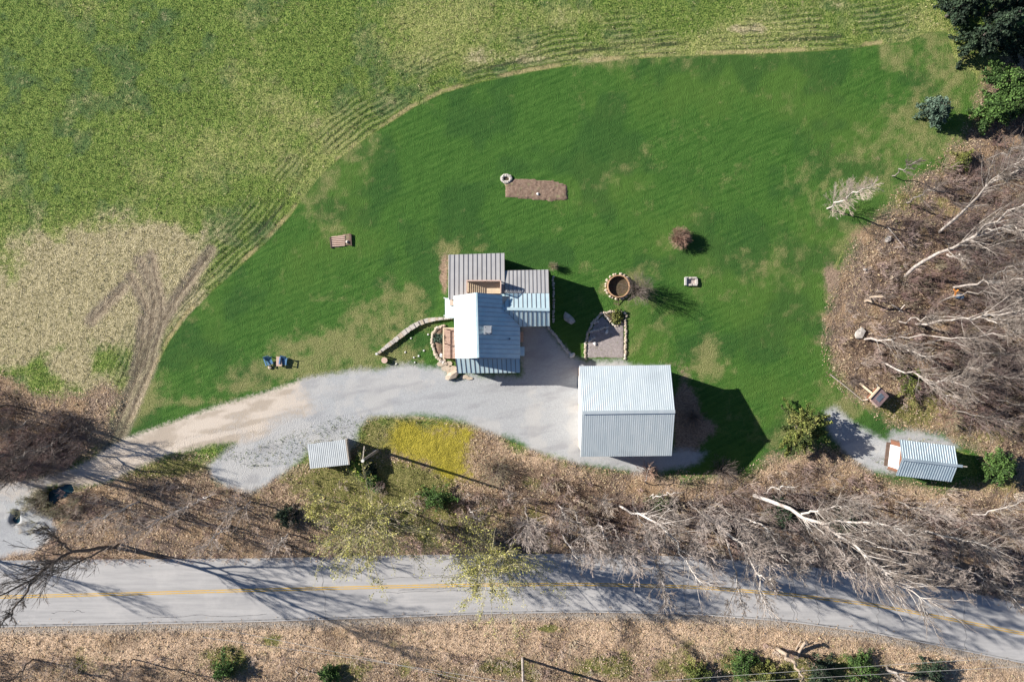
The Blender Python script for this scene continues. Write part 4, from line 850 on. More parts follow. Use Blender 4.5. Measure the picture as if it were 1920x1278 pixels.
def leaf_quads(P, size, rng, flat=.0):
    """small diamond leaves at points P"""
    n = len(P); a = rng.normal(size=(n, 3)); a[:, 2] *= (1 - flat); a /= np.linalg.norm(a, axis=1, keepdims=True); r = rng.normal(size=(n, 3)); r[:, 2] *= (1 - flat); b_ = np.cross(a, r); b_ /= np.linalg.norm(b_, axis=1, keepdims=True) + 1e-9
    if flat > .5: b_ = np.cross(a, [0, 0, 1.0]) + rng.normal(size=(n, 3)) * .15
    s = (size * rng.uniform(.6, 1.4, n))[:, None]; v = np.stack([P - a * s, P + b_ * s * .55, P + a * s, P - b_ * s * .55], 1).reshape(-1, 3)
    return v, np.arange(4 * n).reshape(-1, 4)

TREES_BY = {}
def bare_tree(label, pts, h, r0=.14, limbs=16, reach=.42, bark='bark_pale', twig='twig_pale', t0=.3, seed=0, name='bare_tree', fork=None, leaf=None, ang=(20, 48), tw=1.0, lift=.9, group='bare deciduous trees', dens=1.0, lt=1.0):
    rng = np.random.default_rng(1000 + seed); P = np.array(pts, float); s = np.r_[0, np.cumsum(np.hypot(*np.diff(P, axis=0).T))]; s /= s[-1]
    def stem(P, s, h, z0=0.0, n=12):
        t = np.linspace(0, 1, n); z = z0 + (h - z0) * t ** lift
        w = np.array([W(np.interp(q, s, P[:, 0]), np.interp(q, s, P[:, 1]), zz) for q, zz in zip(t, z)])
        w[1:-1] = (w[:-2] + 2 * w[1:-1] + w[2:]) / 4; w[1:-1, :2] += rng.normal(size=(n - 2, 2)) * .14; w[0, 2] = -.15; return w
    tr = [stem(P, s, h)]; r0 *= .74; rad = [r0 * (1 - np.linspace(0, 1, 12)) ** .75 + .022]
    for fk in (fork or []):
        i0 = fk[0]; FP = np.array(fk[1], float); fs = np.r_[0, np.cumsum(np.hypot(*np.diff(FP, axis=0).T))]; z0 = np.interp(s[i0], np.linspace(0, 1, 12), tr[0][:, 2])
        f_ = stem(FP, fs / fs[-1], fk[2], max(z0, .1)); f_[0, 2] = z0; tr.append(f_); rad.append(r0 * .55 * (1 - np.linspace(0, 1, 12)) ** .75 + .018)
    TP = np.stack(tr); TR = np.stack(rad); TL = np.linalg.norm(np.diff(TP, axis=1), axis=2).sum(1)
    L1, l1 = shoots(TP, TL, int(limbs * 1.75), (t0, .99), ang, reach, 6, rng, .12, .055, .62)
    L2, l2 = shoots(L1, l1, int(6 * dens), (.15, 1.0), (15, 38), .5, 4, rng, .07, .045)
    L3, l3 = shoots(L2, l2, int(4 * dens), (.2, 1.0), (14, 38), .55, 2, rng, .06, .1)
    o = thing(name, label, 'tree', TP[0, 0] * [1, 1, 0], group)
    v, q = tubes(TP, TR, 7); link('trunk', np_mesh('trunk', v, q, smooth=True), M[bark], o)
    rl = np.maximum(.012, np.minimum(r0 * .34, .0085 * l1 + .008))[:, None] * lt
    v, q = tubes(L1, rl * np.linspace(1, .32, 6), 4); link('limbs', np_mesh('limbs', v, q, smooth=True), M[bark], o)['kind'] = 'stuff'
    v, q = cat_tubes([tubes(L2, lin(.019 * tw, .009 * tw, 4, len(L2)), 3), tubes(L3, lin(.011 * tw, .006 * tw, 2, len(L3)), 3)])
    link('twigs', np_mesh('twigs', v, q), M[twig], o)['kind'] = 'stuff'
    if leaf:
        n, cols, sz = leaf; src = np.concatenate([L3.reshape(-1, 3), L2[:, 1:].reshape(-1, 3)]); p = src[rng.integers(0, len(src), n)] + rng.normal(size=(n, 3)) * .16
        v, q = leaf_quads(p, sz, rng); c = np.array(cols)[rng.integers(0, len(cols), n)] * rng.uniform(.7, 1.25, (n, 1)); link('foliage', np_mesh('foliage', v, q, col=np.repeat(c, 4, 0)), M['bud'], o)['kind'] = 'stuff'
    return o
def evergreen(label, px, py, h, r, n, cols, seed, name='evergreen_tree', shape=1.0, size=.17, lump=.35, group='evergreens', base=.05, cat='tree'):
    """conifer: trunk, whorls of boughs and needle sprays along them"""
    rng = np.random.default_rng(500 + seed); b0 = W(px, py); o = thing(name, label, cat, b0, group)
    tp = np.array([[b0 + [0, 0, -.1], b0 + [rng.normal() * .1, rng.normal() * .1, h * .5], b0 + [rng.normal() * .2, rng.normal() * .2, h * .97]]])
    v, q = tubes(tp, np.array([[.06 + .018 * h, .04 + .01 * h, .02]]), 7); link('trunk', np_mesh('trunk', v, q), M['bark_dark'], o)
    nb2 = int(20 + 14 * h / 2 + 8 * r); t = rng.uniform(base, .97, nb2); az = rng.uniform(0, 6.283, nb2)
    rr = r * (1 - t ** shape) ** .75 * rng.uniform(1 - lump, 1 + lump * .5, nb2) + .15
    st = b0 + np.stack([0 * t, 0 * t, t * h], -1); dirv = np.stack([np.cos(az), np.sin(az), rng.uniform(-.05, .45, nb2)], -1)
    mid = st + dirv * (rr * .55)[:, None]; en = st + dirv * rr[:, None] - np.stack([0 * t, 0 * t, rr * .12], -1)
    BP = np.stack([st, mid, en], 1); v, q = tubes(BP, np.broadcast_to([.03, .018, .008], (nb2, 3)), 3); link('boughs', np_mesh('boughs', v, q), M['bark_dark'], o)['kind'] = 'stuff'
    wts = rr / rr.sum(); bi = rng.choice(nb2, n, p=wts); f = rng.uniform(.12, 1.0, n) ** .75
    p = np.where((f < .5)[:, None], BP[bi, 0] * (1 - 2 * f[:, None]) + BP[bi, 1] * 2 * f[:, None], BP[bi, 1] * (2 - 2 * f[:, None]) + BP[bi, 2] * (2 * f[:, None] - 1))
    sd = np.cross(dirv[bi], [0, 0, 1.0]); p = p + sd * (rng.normal(size=(n, 1)) * .28 * np.minimum(1, r / 2) * (1.1 - f[:, None])) + rng.normal(size=(n, 3)) * .10 * min(1, r)
    p[:, 2] = np.maximum(p[:, 2], .05)
    v, q = leaf_quads(p, size, rng); bc = np.array(cols)[rng.integers(0, len(cols), nb2)]; c = bc[bi] * rng.uniform(.55, 1.3, (n, 1))
    link('foliage', np_mesh('foliage', v, q, col=np.repeat(c, 4, 0)), M['needle'], o)['kind'] = 'stuff'; return o
def bush(label, px, py, h, r, stems, twig, seed, name='bare_shrub', up=1.0, group='bare shrubs', m=4, side=3, rs=.010, tint=None):
    rng = np.random.default_rng(800 + seed); b0 = W(px, py); o = thing(name, label, 'shrub', b0, group)
    az = rng.uniform(0, 6.283, stems); sp = np.sqrt(rng.uniform(0.02, 1, stems)); st = b0 + np.stack([np.cos(az) * r * .18 * sp, np.sin(az) * r * .18 * sp, -.03 + 0 * az], -1)
    en = b0 + np.stack([np.cos(az) * r * sp, np.sin(az) * r * sp, h * np.sqrt(np.maximum(.08, 1 - (sp * .9) ** 2)) * rng.uniform(.75, 1.1, stems)], -1)
    tt = np.linspace(0, 1, m)[None, :, None]; P = st[:, None] * (1 - tt) + en[:, None] * tt; P[:, 1:-1] += rng.normal(size=(stems, m - 2, 3)) * .06 * r; P[:, 1:, 2] += (tt[0, 1:, 0] * (1 - tt[0, 1:, 0]) * h * .5)
    L = np.linalg.norm(np.diff(P, axis=1), axis=2).sum(1); S2, _ = shoots(P, L, side, (.35, 1.0), (15, 45), .38, 3, rng, .15, .1)
    v, q = tubes(P, lin(rs * 1.5, rs * .7, m, stems), 3); link('stems', np_mesh('stems', v, q), M[twig], o)['kind'] = 'stuff'
    v, q = tubes(S2, lin(rs * .9, rs * .5, 3, len(S2)), 3); link('twigs', np_mesh('twigs', v, q), M[tint or twig], o)['kind'] = 'stuff'; return o

# fallen poles need the tube helper above
log('fallen_pole', (1557, 702), (1618, 751), .055, M['wood_grey'], 'thin fallen pole edging the leaf litter near the coop')
log('fallen_pole', (1664, 425), (1696, 465), .07, M['wood_grey'], 'short fallen pole lying beyond the leaning birch shadow')
log('fallen_log', (1672, 571), (1693, 585), .09, M['wood_grey'], 'crossed fallen log in the middle of the leaf litter', z=(.5, .1))
log('fallen_log', (1697, 571), (1686, 584), .07, M['wood_grey'], 'shorter pale fallen log leaning across another log', z=(.5, .1))

# ---- right-hand wood
BT = bare_tree
BT('slim white birch with bushy twigs standing alone at the lawn edge', [(1551, 391), (1609, 360), (1640, 343)], 9.8, .11, 44, .22, bark='bark_white', twig='twig_tan', t0=.05, seed=1, ang=(40, 80), dens=1.7, lt=.42, tw=.62)
BT('thin grey sapling between the lone birch and the wood', [(1673, 329), (1700, 311), (1730, 296)], 5.5, .06, 12, .3, 'bark_grey', 'twig_grey', seed=2)
BT('large crooked white tree with forked crown in the wood', [(1698, 519), (1716, 500), (1732, 485), (1776, 477), (1787, 461), (1842, 437), (1861, 411), (1900, 392), (1940, 372)], 18, .24, 22, .30, seed=3, fork=[(5, [(1842, 437), (1866, 428), (1892, 424), (1935, 430)], 18), (3, [(1776, 477), (1800, 482), (1816, 491)], 9)])
BT('tall white tree with bent trunk above the crooked one', [(1763, 435), (1785, 412), (1802, 404), (1822, 380), (1855, 338), (1863, 328), (1894, 317), (1925, 292)], 17, .20, 20, .30, seed=4, fork=[(4, [(1855, 343), (1880, 338), (1900, 325), (1930, 308)], 17)])
BT('straight pale tree beside the orange marker', [(1787, 539), (1837, 530), (1890, 527), (1950, 521)], 15, .15, 18, .3, seed=5, fork=[(1, [(1860, 528), (1880, 508), (1920, 490)], 14)])
BT('thin straight pale tree below the fallen logs', [(1686, 602), (1735, 597), (1800, 592)], 9, .08, 12, .3, seed=6)
BT('long pale tree with spreading crown past the fallen logs', [(1719, 607), (1790, 600), (1844, 596), (1900, 588), (1960, 578)], 17, .15, 24, .34, seed=7, t0=.35, fork=[(2, [(1844, 596), (1880, 606), (1915, 625)], 15)])
BT('slender pale tree level with the grey boulder', [(1686, 631), (1785, 631), (1872, 627), (1900, 626)], 14, .075, 10, .25, seed=8, t0=.5)
BT('low spreading tree with tangled pale twigs beside the grey boulder', [(1620, 636), (1664, 640), (1697, 655), (1752, 668)], 9.5, .14, 26, .36, seed=9, t0=.15, dens=1.2)
BT('leaning pale tree with fan of branches above the coop', [(1653, 678), (1697, 696), (1732, 706), (1758, 714), (1818, 724)], 12, .13, 24, .38, seed=10, t0=.35, fork=[(3, [(1758, 714), (1795, 712), (1820, 690), (1850, 685)], 12), (2, [(1735, 707), (1770, 738), (1822, 750)], 11)], dens=1.2)
BT('thin trunk leaning out below the straight pale tree', [(1761, 567), (1796, 554), (1850, 550), (1915, 545)], 13, .08, 10, .28, 'bark_grey', 'twig_grey', seed=11, t0=.5)
BT('stout broken trunk casting a long shadow in the leaf litter', [(1623, 565), (1650, 553), (1680, 544)], 6, .15, 8, .3, 'bark_tan', 'twig_grey', seed=12)
BT('short tan snag at the foot of the crooked white tree', [(1670, 522), (1678, 518)], 1.6, .14, 4, .4, 'bark_tan', 'twig_grey', seed=13)
for i, (a, b_, hh, lb) in enumerate(((((1700, 380), (1760, 352)), None, 8, 'thin grey tree in the reddish thicket below the blue pine'), (((1830, 470), (1930, 440)), None, 13, 'grey tree behind the forked crown near the frame edge'), (((1850, 560), (1960, 550)), None, 14, 'grey tree at the frame edge right of the barrel'), (((1800, 660), (1930, 665)), None, 13, 'grey tree among purple brush beyond the slender pale tree'),
        (((1830, 700), (1950, 715)), None, 13, 'grey tree at the frame edge level with the coop'), (((1860, 600), (1990, 596)), None, 14, 'bushy grey tree at the frame edge behind the long pale tree'), (((1790, 770), (1900, 790)), None, 12, 'grey tree standing above the ribbed shed roof'), (((1850, 300), (1950, 262)), None, 12, 'grey tree below the green evergreens at the frame edge'), (((1740, 640), (1850, 645)), None, 11, 'thin grey tree behind the tangled low tree'), (((1865, 750), (1980, 768)), None, 13, 'grey tree at the frame edge above the round green bush'))):
    BT(lb, a, hh, .08, 16, .34, 'bark_grey', 'twig_grey', seed=20 + i, t0=.25)
# ---- roadside strip
BT('big spreading bare tree whose crown reaches over the road', [(1413, 928), (1460, 942), (1503, 963), (1545, 985), (1584, 1003), (1634, 1051), (1687, 1098), (1737, 1129)], 21, .27, 34, .36, 'bark_white', 'twig_pale', tw=1.05, lt=.9, seed=40, t0=.22, fork=[(3, [(1540, 982), (1600, 975), (1660, 985), (1715, 1000)], 18), (2, [(1503, 963), (1560, 950), (1600, 946)], 14)], dens=1.3)
BT('tall birch leaning over the road right of the middle', [(1328, 966), (1366, 1001), (1400, 1036), (1422, 1073), (1428, 1104), (1438, 1148)], 20, .17, 26, .26, tw=1.05, lt=.9, seed=41, t0=.3, fork=[(3, [(1422, 1073), (1440, 1088), (1455, 1105)], 19)], bark='bark_white')
BT('white birch with side fork arching from the bank to the road', [(1162, 948), (1207, 967), (1254, 998), (1288, 1058), (1328, 1098)], 18, .16, 26, .28, tw=1.05, lt=.9, seed=42, t0=.15, fork=[(1, [(1207, 967), (1235, 984), (1285, 976)], 8)], bark='bark_white')
BT('thin birch hanging over the road left of the arching birch', [(1210, 1001), (1223, 1042), (1238, 1070), (1251, 1139)], 17, .11, 22, .24, tw=1.05, lt=.9, seed=43, bark='bark_white')
BT('birch with two dangling white branches above the yellow line', [(1363, 1011), (1378, 1061), (1383, 1092), (1360, 1151)], 16, .11, 12, .22, tw=1.05, lt=.9, seed=44, fork=[(2, [(1383, 1092), (1386, 1120), (1394, 1145)], 16)], bark='bark_white')
BT('small bare tree with drooping twigs at the road edge', [(1123, 973), (1135, 1011), (1148, 1056)], 11, .09, 22, .28, tw=1.05, lt=.9, seed=45, bark='bark_white')
BT('small leaning bare tree left of the drooping one', [(1054, 1001), (1079, 1042), (1094, 1062)], 9, .08, 16, .3, tw=1.05, lt=.9, seed=46, bark='bark_white')
BT('star shaped white sapling on the bank below the driveway', [(1046, 945), (1053, 957), (1062, 970)], 3.6, .07, 12, .6, tw=1.05, lt=.9, seed=47, t0=.1, ang=(40, 80), bark='bark_white')
BT('many stemmed pale sapling on the bank below the barn', [(1130, 945), (1134, 938), (1138, 934)], 4.5, .07, 18, .55, tw=1.05, lt=.9, seed=48, t0=.05, ang=(20, 60), bark='bark_white')
BT('small white sapling in dark brush right of the moss patch', [(880, 952), (886, 965), (900, 978)], 3.6, .06, 10, .6, tw=1.05, lt=.9, seed=49, t0=.1, ang=(40, 80), bark='bark_white')
BT('thin white sapling on the pinkish bank below the driveway curve', [(952, 940), (955, 930), (962, 924)], 3.0, .05, 8, .5, tw=1.05, lt=.9, seed=50, t0=.1, bark='bark_white')
BT('crooked bare tree right of the big spreading one', [(1727, 998), (1796, 1008), (1830, 1018), (1870, 1030)], 14, .12, 22, .34, tw=1.05, lt=.9, seed=51, t0=.25, bark='bark_white')
BT('bare tree bending over the road at the right frame edge', [(1765, 1054), (1846, 1079), (1889, 1110), (1930, 1143)], 15, .12, 22, .3, tw=1.05, lt=.9, seed=52, bark='bark_white')
BT('bare tree with zigzag trunk behind the leaning birch', [(1385, 970), (1441, 986), (1463, 1039), (1506, 1078)], 15, .11, 22, .3, tw=1.05, lt=.9, seed=53, bark='bark_white')
BT('slim curved tree near the frame edge below the shed', [(1824, 964), (1889, 952), (1925, 936)], 9, .08, 12, .3, tw=1.05, lt=.9, seed=54, bark='bark_white')
BT('thin white leaning stem at the top of the roadside bank', [(1432, 924), (1460, 913), (1491, 914)], 6, .13, 12, .3, tw=1.05, lt=.9, seed=55, bark='bark_white')
BT('bright white leaning stem under the barn corner', [(1218, 932), (1245, 928), (1274, 923)], 4.5, .07, 6, .3, tw=1.05, lt=.9, seed=56, bark='bark_white')
BT('slender sapling rising beside the barn wall', [(1212, 905), (1214, 885), (1216, 872)], 4.5, .05, 10, .35, 'bark_pale', 'twig_red', tw=1.05, lt=.9, seed=57)
for i, (a, hh, lb) in enumerate(((((1240, 940), (1280, 985)), 9, 'grey tree in the brush right of the arching birch'), (((1480, 960), (1560, 1025)), 13, 'grey tree tangled behind the big spreading one'), (((1620, 960), (1720, 1030)), 14, 'grey tree on the bank below the shed path'), (((1680, 940), (1790, 975)), 12, 'grey tree just below the ribbed shed'), (((1560, 930), (1640, 950)), 10, 'grey twiggy tree near the gravel path end'),
        (((1850, 990), (1960, 1030)), 13, 'grey tree near the frame edge above the road bend'), (((1300, 1000), (1345, 1065)), 12, 'grey tree between the two leaning birches'), (((1170, 1000), (1205, 1070)), 12, 'grey tree between the drooping tree and the thin birch'), (((1000, 980), (1015, 1030)), 9, 'grey tree right of the second budding willow'), (((1790, 1010), (1880, 1070)), 12, 'grey tree above the road near the frame edge'), (((1660, 1010), (1760, 1075)), 13, 'grey tree between the big tree crown and the crooked one'))):
    BT(lb, a, hh, .08, 20, .32, 'bark_grey', 'twig_bank', tw=1.05, seed=70 + i, t0=.2)
for i, a in enumerate((((985, 950), (995, 1000)), ((1075, 955), (1100, 1010)), ((1100, 990), (1125, 1050)), ((1150, 985), (1180, 1045)), ((1185, 955), (1225, 1010)), ((1265, 965), (1315, 1035)), ((1290, 940), (1345, 985)), ((1345, 945), (1410, 1000)), ((1385, 990), (1440, 1050)), ((1440, 985), (1510, 1050)), ((1500, 1000), (1570, 1065)), ((1560, 1010), (1640, 1075)), ((1600, 1020), (1690, 1085)), ((1720, 1040), (1810, 1100)))):
    BT('slim grey road bank tree, %s counting rightward from the budding trees' % ('first', 'second', 'third', 'fourth', 'fifth', 'sixth', 'seventh', 'eighth', 'ninth', 'tenth', 'eleventh', 'twelfth', 'thirteenth', 'fourteenth')[i], a, (15, 17, 13, 16, 14)[i % 5], .09, 20, .30, 'bark_grey', 'twig_bank', tw=1.15, seed=200 + i, t0=.42, group='slim grey trees crowding the road bank')
BUD = [(.34, .33, .08), (.40, .37, .12), (.28, .29, .07), (.44, .40, .18)]
BT('broad budding yellow green tree nearest the moss patch', [(728, 945), (705, 968), (690, 990), (680, 1010)], 9.5, .19, 40, .85, 'bark_olive', 'twig_olive', seed=90, t0=.28, ang=(35, 85), leaf=(9000, BUD, .075), name='budding_tree', group='budding trees')
BT('budding yellow green tree standing over the middle of the road', [(927, 1012), (922, 1040), (916, 1062), (912, 1080)], 10, .18, 40, .80, 'bark_olive', 'twig_olive', seed=91, t0=.25, ang=(35, 85), leaf=(8500, BUD, .075), name='budding_tree', group='budding trees')
BT('small budding tree between the two larger budding ones', [(806, 975), (803, 992), (800, 1005)], 5, .09, 18, .6, 'bark_olive', 'twig_olive', seed=92, t0=.15, leaf=(2600, BUD, .075), name='budding_tree', group='budding trees')
BT('budding sapling left of the broad budding tree', [(606, 935), (598, 945), (592, 955)], 4, .07, 16, .6, 'bark_olive', 'twig_olive', seed=93, t0=.15, leaf=(1800, BUD, .075), name='budding_tree', group='budding trees')
# ---- left side
BT('tall dark forked tree leaning over the road at the left', [(213, 1026), (134, 1034), (115, 1040), (69, 1082), (0, 1119), (-30, 1135)], 17, .24, 24, .32, 'bark_dark', 'twig_dark', seed=100, t0=.3, fork=[(3, [(69, 1082), (50, 1105), (31, 1135), (4, 1172)], 17), (1, [(134, 1034), (110, 1010), (80, 990)], 12)])
BT('thin dark tree beside the forked one by the road', [(222, 1020), (205, 1024), (150, 1052), (90, 1080)], 15, .13, 20, .34, 'bark_dark', 'twig_dark', seed=101, t0=.3)
for i, (a, hh, lb) in enumerate(((((330, 960), (230, 1010)), 10, 'brown bare tree in the brush below the dirt drive'), (((430, 985), (370, 1030)), 9, 'brown bare tree above the left road shadow'), (((470, 940), (420, 975)), 8, 'brown bare tree below the gravel pad tip'), (((540, 1000), (505, 1035)), 8, 'brown bare tree between the gravel pad and the road'), (((260, 940), (150, 985)), 10, 'brown bare tree right of the dark pool'), (((390, 930), (330, 960)), 7, 'brown twiggy tree left of the gravel pad tip'))):
    BT(lb, a, hh * .85, .08, 14, .45, 'bark_white', 'twig_tan', seed=110 + i, t0=.12, tw=.9)
for i, (a, hh, lb) in enumerate(((((60, 790), (-40, 812)), 10, 'grey bare tree in the thicket above the pool'), (((20, 850), (-90, 880)), 12, 'grey bare tree at the left frame edge above the entrance'), (((110, 830), (20, 860)), 9, 'grey bare tree nearest the field track end'), (((20, 760), (-80, 775)), 9, 'grey bare tree at the thicket corner by the field'), (((70, 870), (-30, 905)), 11, 'dark bare tree casting stripes on the drive entrance'))):
    BT(lb, a, hh, .10, 18, .38, 'bark_dark' if i > 2 else 'bark_grey', 'twig_dark' if i > 2 else 'twig_grey', seed=120 + i, t0=.15)
# trees just past the left frame edge whose shadows cross the drive
for i, (a, hh, lb) in enumerate(((((-70, 830), (-150, 845)), 9, 'bare tree beyond the left edge shading the entrance'), (((-50, 880), (-130, 905)), 9.5, 'bare tree beyond the left edge below the entrance'), (((-170, 1000), (-320, 1070)), 12, 'bare tree beyond the left edge beside the road'))):
    BT(lb, a, hh, .16, 20, .36, 'bark_dark', 'twig_dark', seed=130 + i, t0=.2)
# ---- across the road
BT('thick broken tan trunk leaning out of the frame below the road', [(1458, 1216), (1478, 1234), (1498, 1254), (1510, 1285)], 9, .30, 5, .12, 'bark_tan', 'twig_grey', seed=140, t0=.4)
BT('pale mottled trunk leaning out of the frame farther along', [(1664, 1250), (1682, 1264), (1705, 1285)], 8, .20, 5, .14, 'bark_pale', 'twig_grey', seed=141, t0=.5)
BT('dark bare tree at the bottom left corner below the road', [(60, 1235), (40, 1255), (-10, 1300)], 9, .10, 18, .4, 'bark_dark', 'twig_dark', seed=142, t0=.15)
BT('thin bare tree below the road left of centre', [(250, 1235), (235, 1258), (215, 1300)], 8, .08, 14, .4, 'bark_dark', 'twig_grey', seed=143, t0=.2)
BT('bare tree below the road left of the utility pole', [(560, 1250), (555, 1275), (545, 1310)], 8, .07, 14, .4, 'bark_grey', 'twig_grey', seed=144, t0=.2)
sn = thing('dead_snag', 'dark splintered dead snag standing on the far verge', 'tree', W(1500, 1205), 'bare deciduous trees')
v, q = tubes(np.array([[W(1494, 1232, -.1), W(1502, 1215, .5), W(1508, 1206, 1.1), W(1511, 1203, 1.5)], [W(1491, 1220, -.1), W(1496, 1210, .4), W(1500, 1203, .8), W(1502, 1199, 1.0)]]), np.array([[.16, .15, .17, .10], [.09, .08, .07, .03]]), 7); link('trunk', np_mesh('trunk', v, q), M['bark_tan'], sn)
v, q = tubes(np.array([[W(1511, 1200, 1.3), W(1513, 1206, 1.45), W(1515, 1210, 1.5)]]), np.array([[.12, .16, .05]]), 6); link('broken_top', np_mesh('broken_top', v, q), M['bark_dark'], sn)

# ---- evergreens
DK = [(.035, .058, .034), (.048, .078, .042), (.028, .046, .030)]; GN = [(.075, .14, .035), (.10, .18, .045), (.055, .105, .03)]; BL = [(.10, .155, .11), (.13, .19, .14), (.075, .12, .085)]; OL = [(.11, .14, .035), (.17, .19, .05), (.07, .095, .03), (.22, .22, .07)]; LM = [(.22, .32, .05), (.28, .38, .08)]
for i, (x, y, h, r, lb) in enumerate(((1775, 30, 9, 2.3, 'dark pine at the field edge, innermost of the corner pines'), (1815, 85, 8, 2.4, 'dark pine lowest of the pines in the top corner'), (1850, 30, 10, 2.6, 'dark pine in the middle of the top corner group'), (1880, 95, 8, 2.3, 'dark pine next to the frame edge in the top corner'), (1800, -25, 10, 2.6, 'dark pine cut by the top frame edge'))):
    evergreen(lb, x, y, h, r, 7500, DK, 10 + i, 'pine_tree', 1.0, .13, .5)
evergreen('small blue green pine standing alone in the dry grass', 1738, 214, 3.6, 1.75, 5200, BL, 20, 'pine_tree', 1.3, .11)
for i, (x, y, h, r, lb) in enumerate(((1868, 160, 3.6, 2.2, 'green evergreen bush at the right edge, highest of three'), (1850, 215, 3.4, 2.2, 'green evergreen bush at the right edge, lowest of three'), (1895, 190, 4.2, 2.4, 'green evergreen bush at the right edge, outermost of three'))): evergreen(lb, x, y, h, r, 7000, GN, 30 + i, 'evergreen_shrub', 1.6, .11, .5)
evergreen('olive green cedar shading the gravel path to the shed', 1492, 797, 4.4, 2.9, 8500, OL, 40, 'cedar_tree', 1.4, .11, .5)
evergreen('round bright green bush beside the ribbed shed', 1858, 872, 3.0, 2.1, 6200, GN, 41, 'evergreen_shrub', 1.8, .10, .45)
for i, (x, y, h, r, col, lb) in enumerate(((540, 962, 2.4, 1.15, DK, 'small round dark evergreen in the brush left of the budding tree'), (823, 930, 2.4, 1.6, GN, 'dark green shrub under the moss patch'), (1236, 942, 1.8, 1.1, GN, 'small green conifer below the barn'), (1460, 955, 3.0, 1.9, DK, 'dark conifer under the big spreading tree trunk'), (1575, 972, 3.0, 2.0, DK, 'dark conifer under the middle of the big spreading tree'), (1700, 722, 1.4, 1.5, OL, 'low green conifer right of the coop'), (672, 874, 1.2, 1.1, LM, 'lime green shrub at the woodshed corner'), (690, 880, 1.0, .8, DK, 'low dark shrub right of the lime green one'), (700, 900, .9, .9, GN, 'low green shrub below the lime green one'), 
        (1300, 1255, 2.2, 1.7, OL, 'olive shrub below the road, first right of the utility pole'), (1385, 1240, 2.4, 1.8, GN, 'green shrub below the road left of the broken trunk'), (1430, 1262, 2.6, 1.8, OL, 'olive shrub at the bottom edge beside the broken trunk'), (1530, 1250, 2.6, 1.8, DK, 'dark evergreen right of the broken trunk'), (1605, 1245, 2.6, 1.9, GN, 'green evergreen between the two leaning trunks'), (1735, 1250, 2.6, 1.8, DK, 'dark evergreen right of the mottled trunk'), (425, 1245, 2.0, 1.5, GN, 'green shrub at the bottom edge left of the wires'), (618, 1262, 1.6, 1.3, GN, 'green shrub at the bottom edge left of the utility pole'), (1800, 300, 1.6, 1.3, OL, 'low olive shrub at the corner of the wood'), (825, 634, .8, .55, BL, 'small blue green shrub in the border bed'), (1155, 596, .4, .75, OL, 'herb clump in the corner of the pebble garden'), )):
    evergreen(lb, x, y, h * .75, r * 1.1, int(1300 + 1200 * r), col, 50 + i, 'evergreen_shrub', 1.4, .085, .7, cat='shrub')
# ---- bare shrubs
bush('round russet twiggy bush alone on the lawn', 1273, 448, 1.5, 1.3, 420, 'twig_red', 1, m=4, side=4, rs=.012)
bush('bare multi-stemmed lilac beside the stone ring', 1192, 545, 3.4, 1.9, 130, 'twig_grey', 2, m=5, side=4, rs=.011, tint='twig_pale')
bush('dry tan grass clump at the house corner', 1037, 500, 1.0, .6, 120, 'twig_olive', 3)
bush('bare grey shrub in the barn shadow edge', 1350, 880, 1.9, 2.0, 120, 'twig_grey', 5, tint='twig_pale')
bush('russet shrub against the barn back wall', 1216, 882, 1.4, 1.0, 130, 'twig_red', 6)
bush('bare twiggy shrub inside the barn shadow', 1300, 780, 1.3, 1.6, 90, 'twig_grey', 7)
bush('bare twiggy shrub on the tan bank right of the moss patch', 930, 880, 1.8, 2.1, 150, 'twig_grey', 8, tint='twig_olive')
bush('russet bush beside the ribbed shed path', 1775, 785, 1.6, 1.3, 120, 'twig_red', 9, tint='twig_olive')
bush('bare shrub at the bottom left of the coop', 1596, 712, .9, .9, 60, 'twig_grey', 10)

# ---- brush: one mass of stems nobody could count
def brush_mass(name, label, pts_px, per, hrange, cols, seed, stems=13):
    rng = np.random.default_rng(seed); n = len(pts_px); b0 = np.array([W(*p) for p in pts_px]); h = rng.uniform(*hrange, n); r = h * rng.uniform(.45, .85, n)
    az = rng.uniform(0, 6.283, (n, stems)); sp = np.sqrt(rng.uniform(.02, 1, (n, stems)))
    st = b0[:, None] + np.stack([np.cos(az) * .12, np.sin(az) * .12, 0 * az - .05], -1); en = b0[:, None] + np.stack([np.cos(az) * r[:, None] * sp, np.sin(az) * r[:, None] * sp, h[:, None] * rng.uniform(.5, 1.1, (n, stems))], -1)
    st = st.reshape(-1, 3); en = en.reshape(-1, 3); mid = (st + en) / 2 + rng.normal(size=st.shape) * .10; P = np.stack([st, mid, en], 1)
    L = np.linalg.norm(en - st, axis=1); S2, _ = shoots(P, L, 3, (.3, 1.0), (18, 55), .55, 2, rng, .1, .12)
    pc = np.array(cols)[rng.integers(0, len(cols), n)] * rng.uniform(.75, 1.2, (n, 1)); c1 = np.repeat(np.repeat(pc, stems, 0), 9, 0); c2 = np.repeat(np.repeat(pc, stems * 3, 0), 6, 0)
    v, q = cat_tubes([tubes(P, lin(.016, .008, 3, len(P)), 3), tubes(S2, lin(.011, .006, 2, len(S2)), 3)])
    tag(link(name, np_mesh(name, v, q, col=np.concatenate([c1, c2])), M['brush']), label, 'brush', kind='stuff')
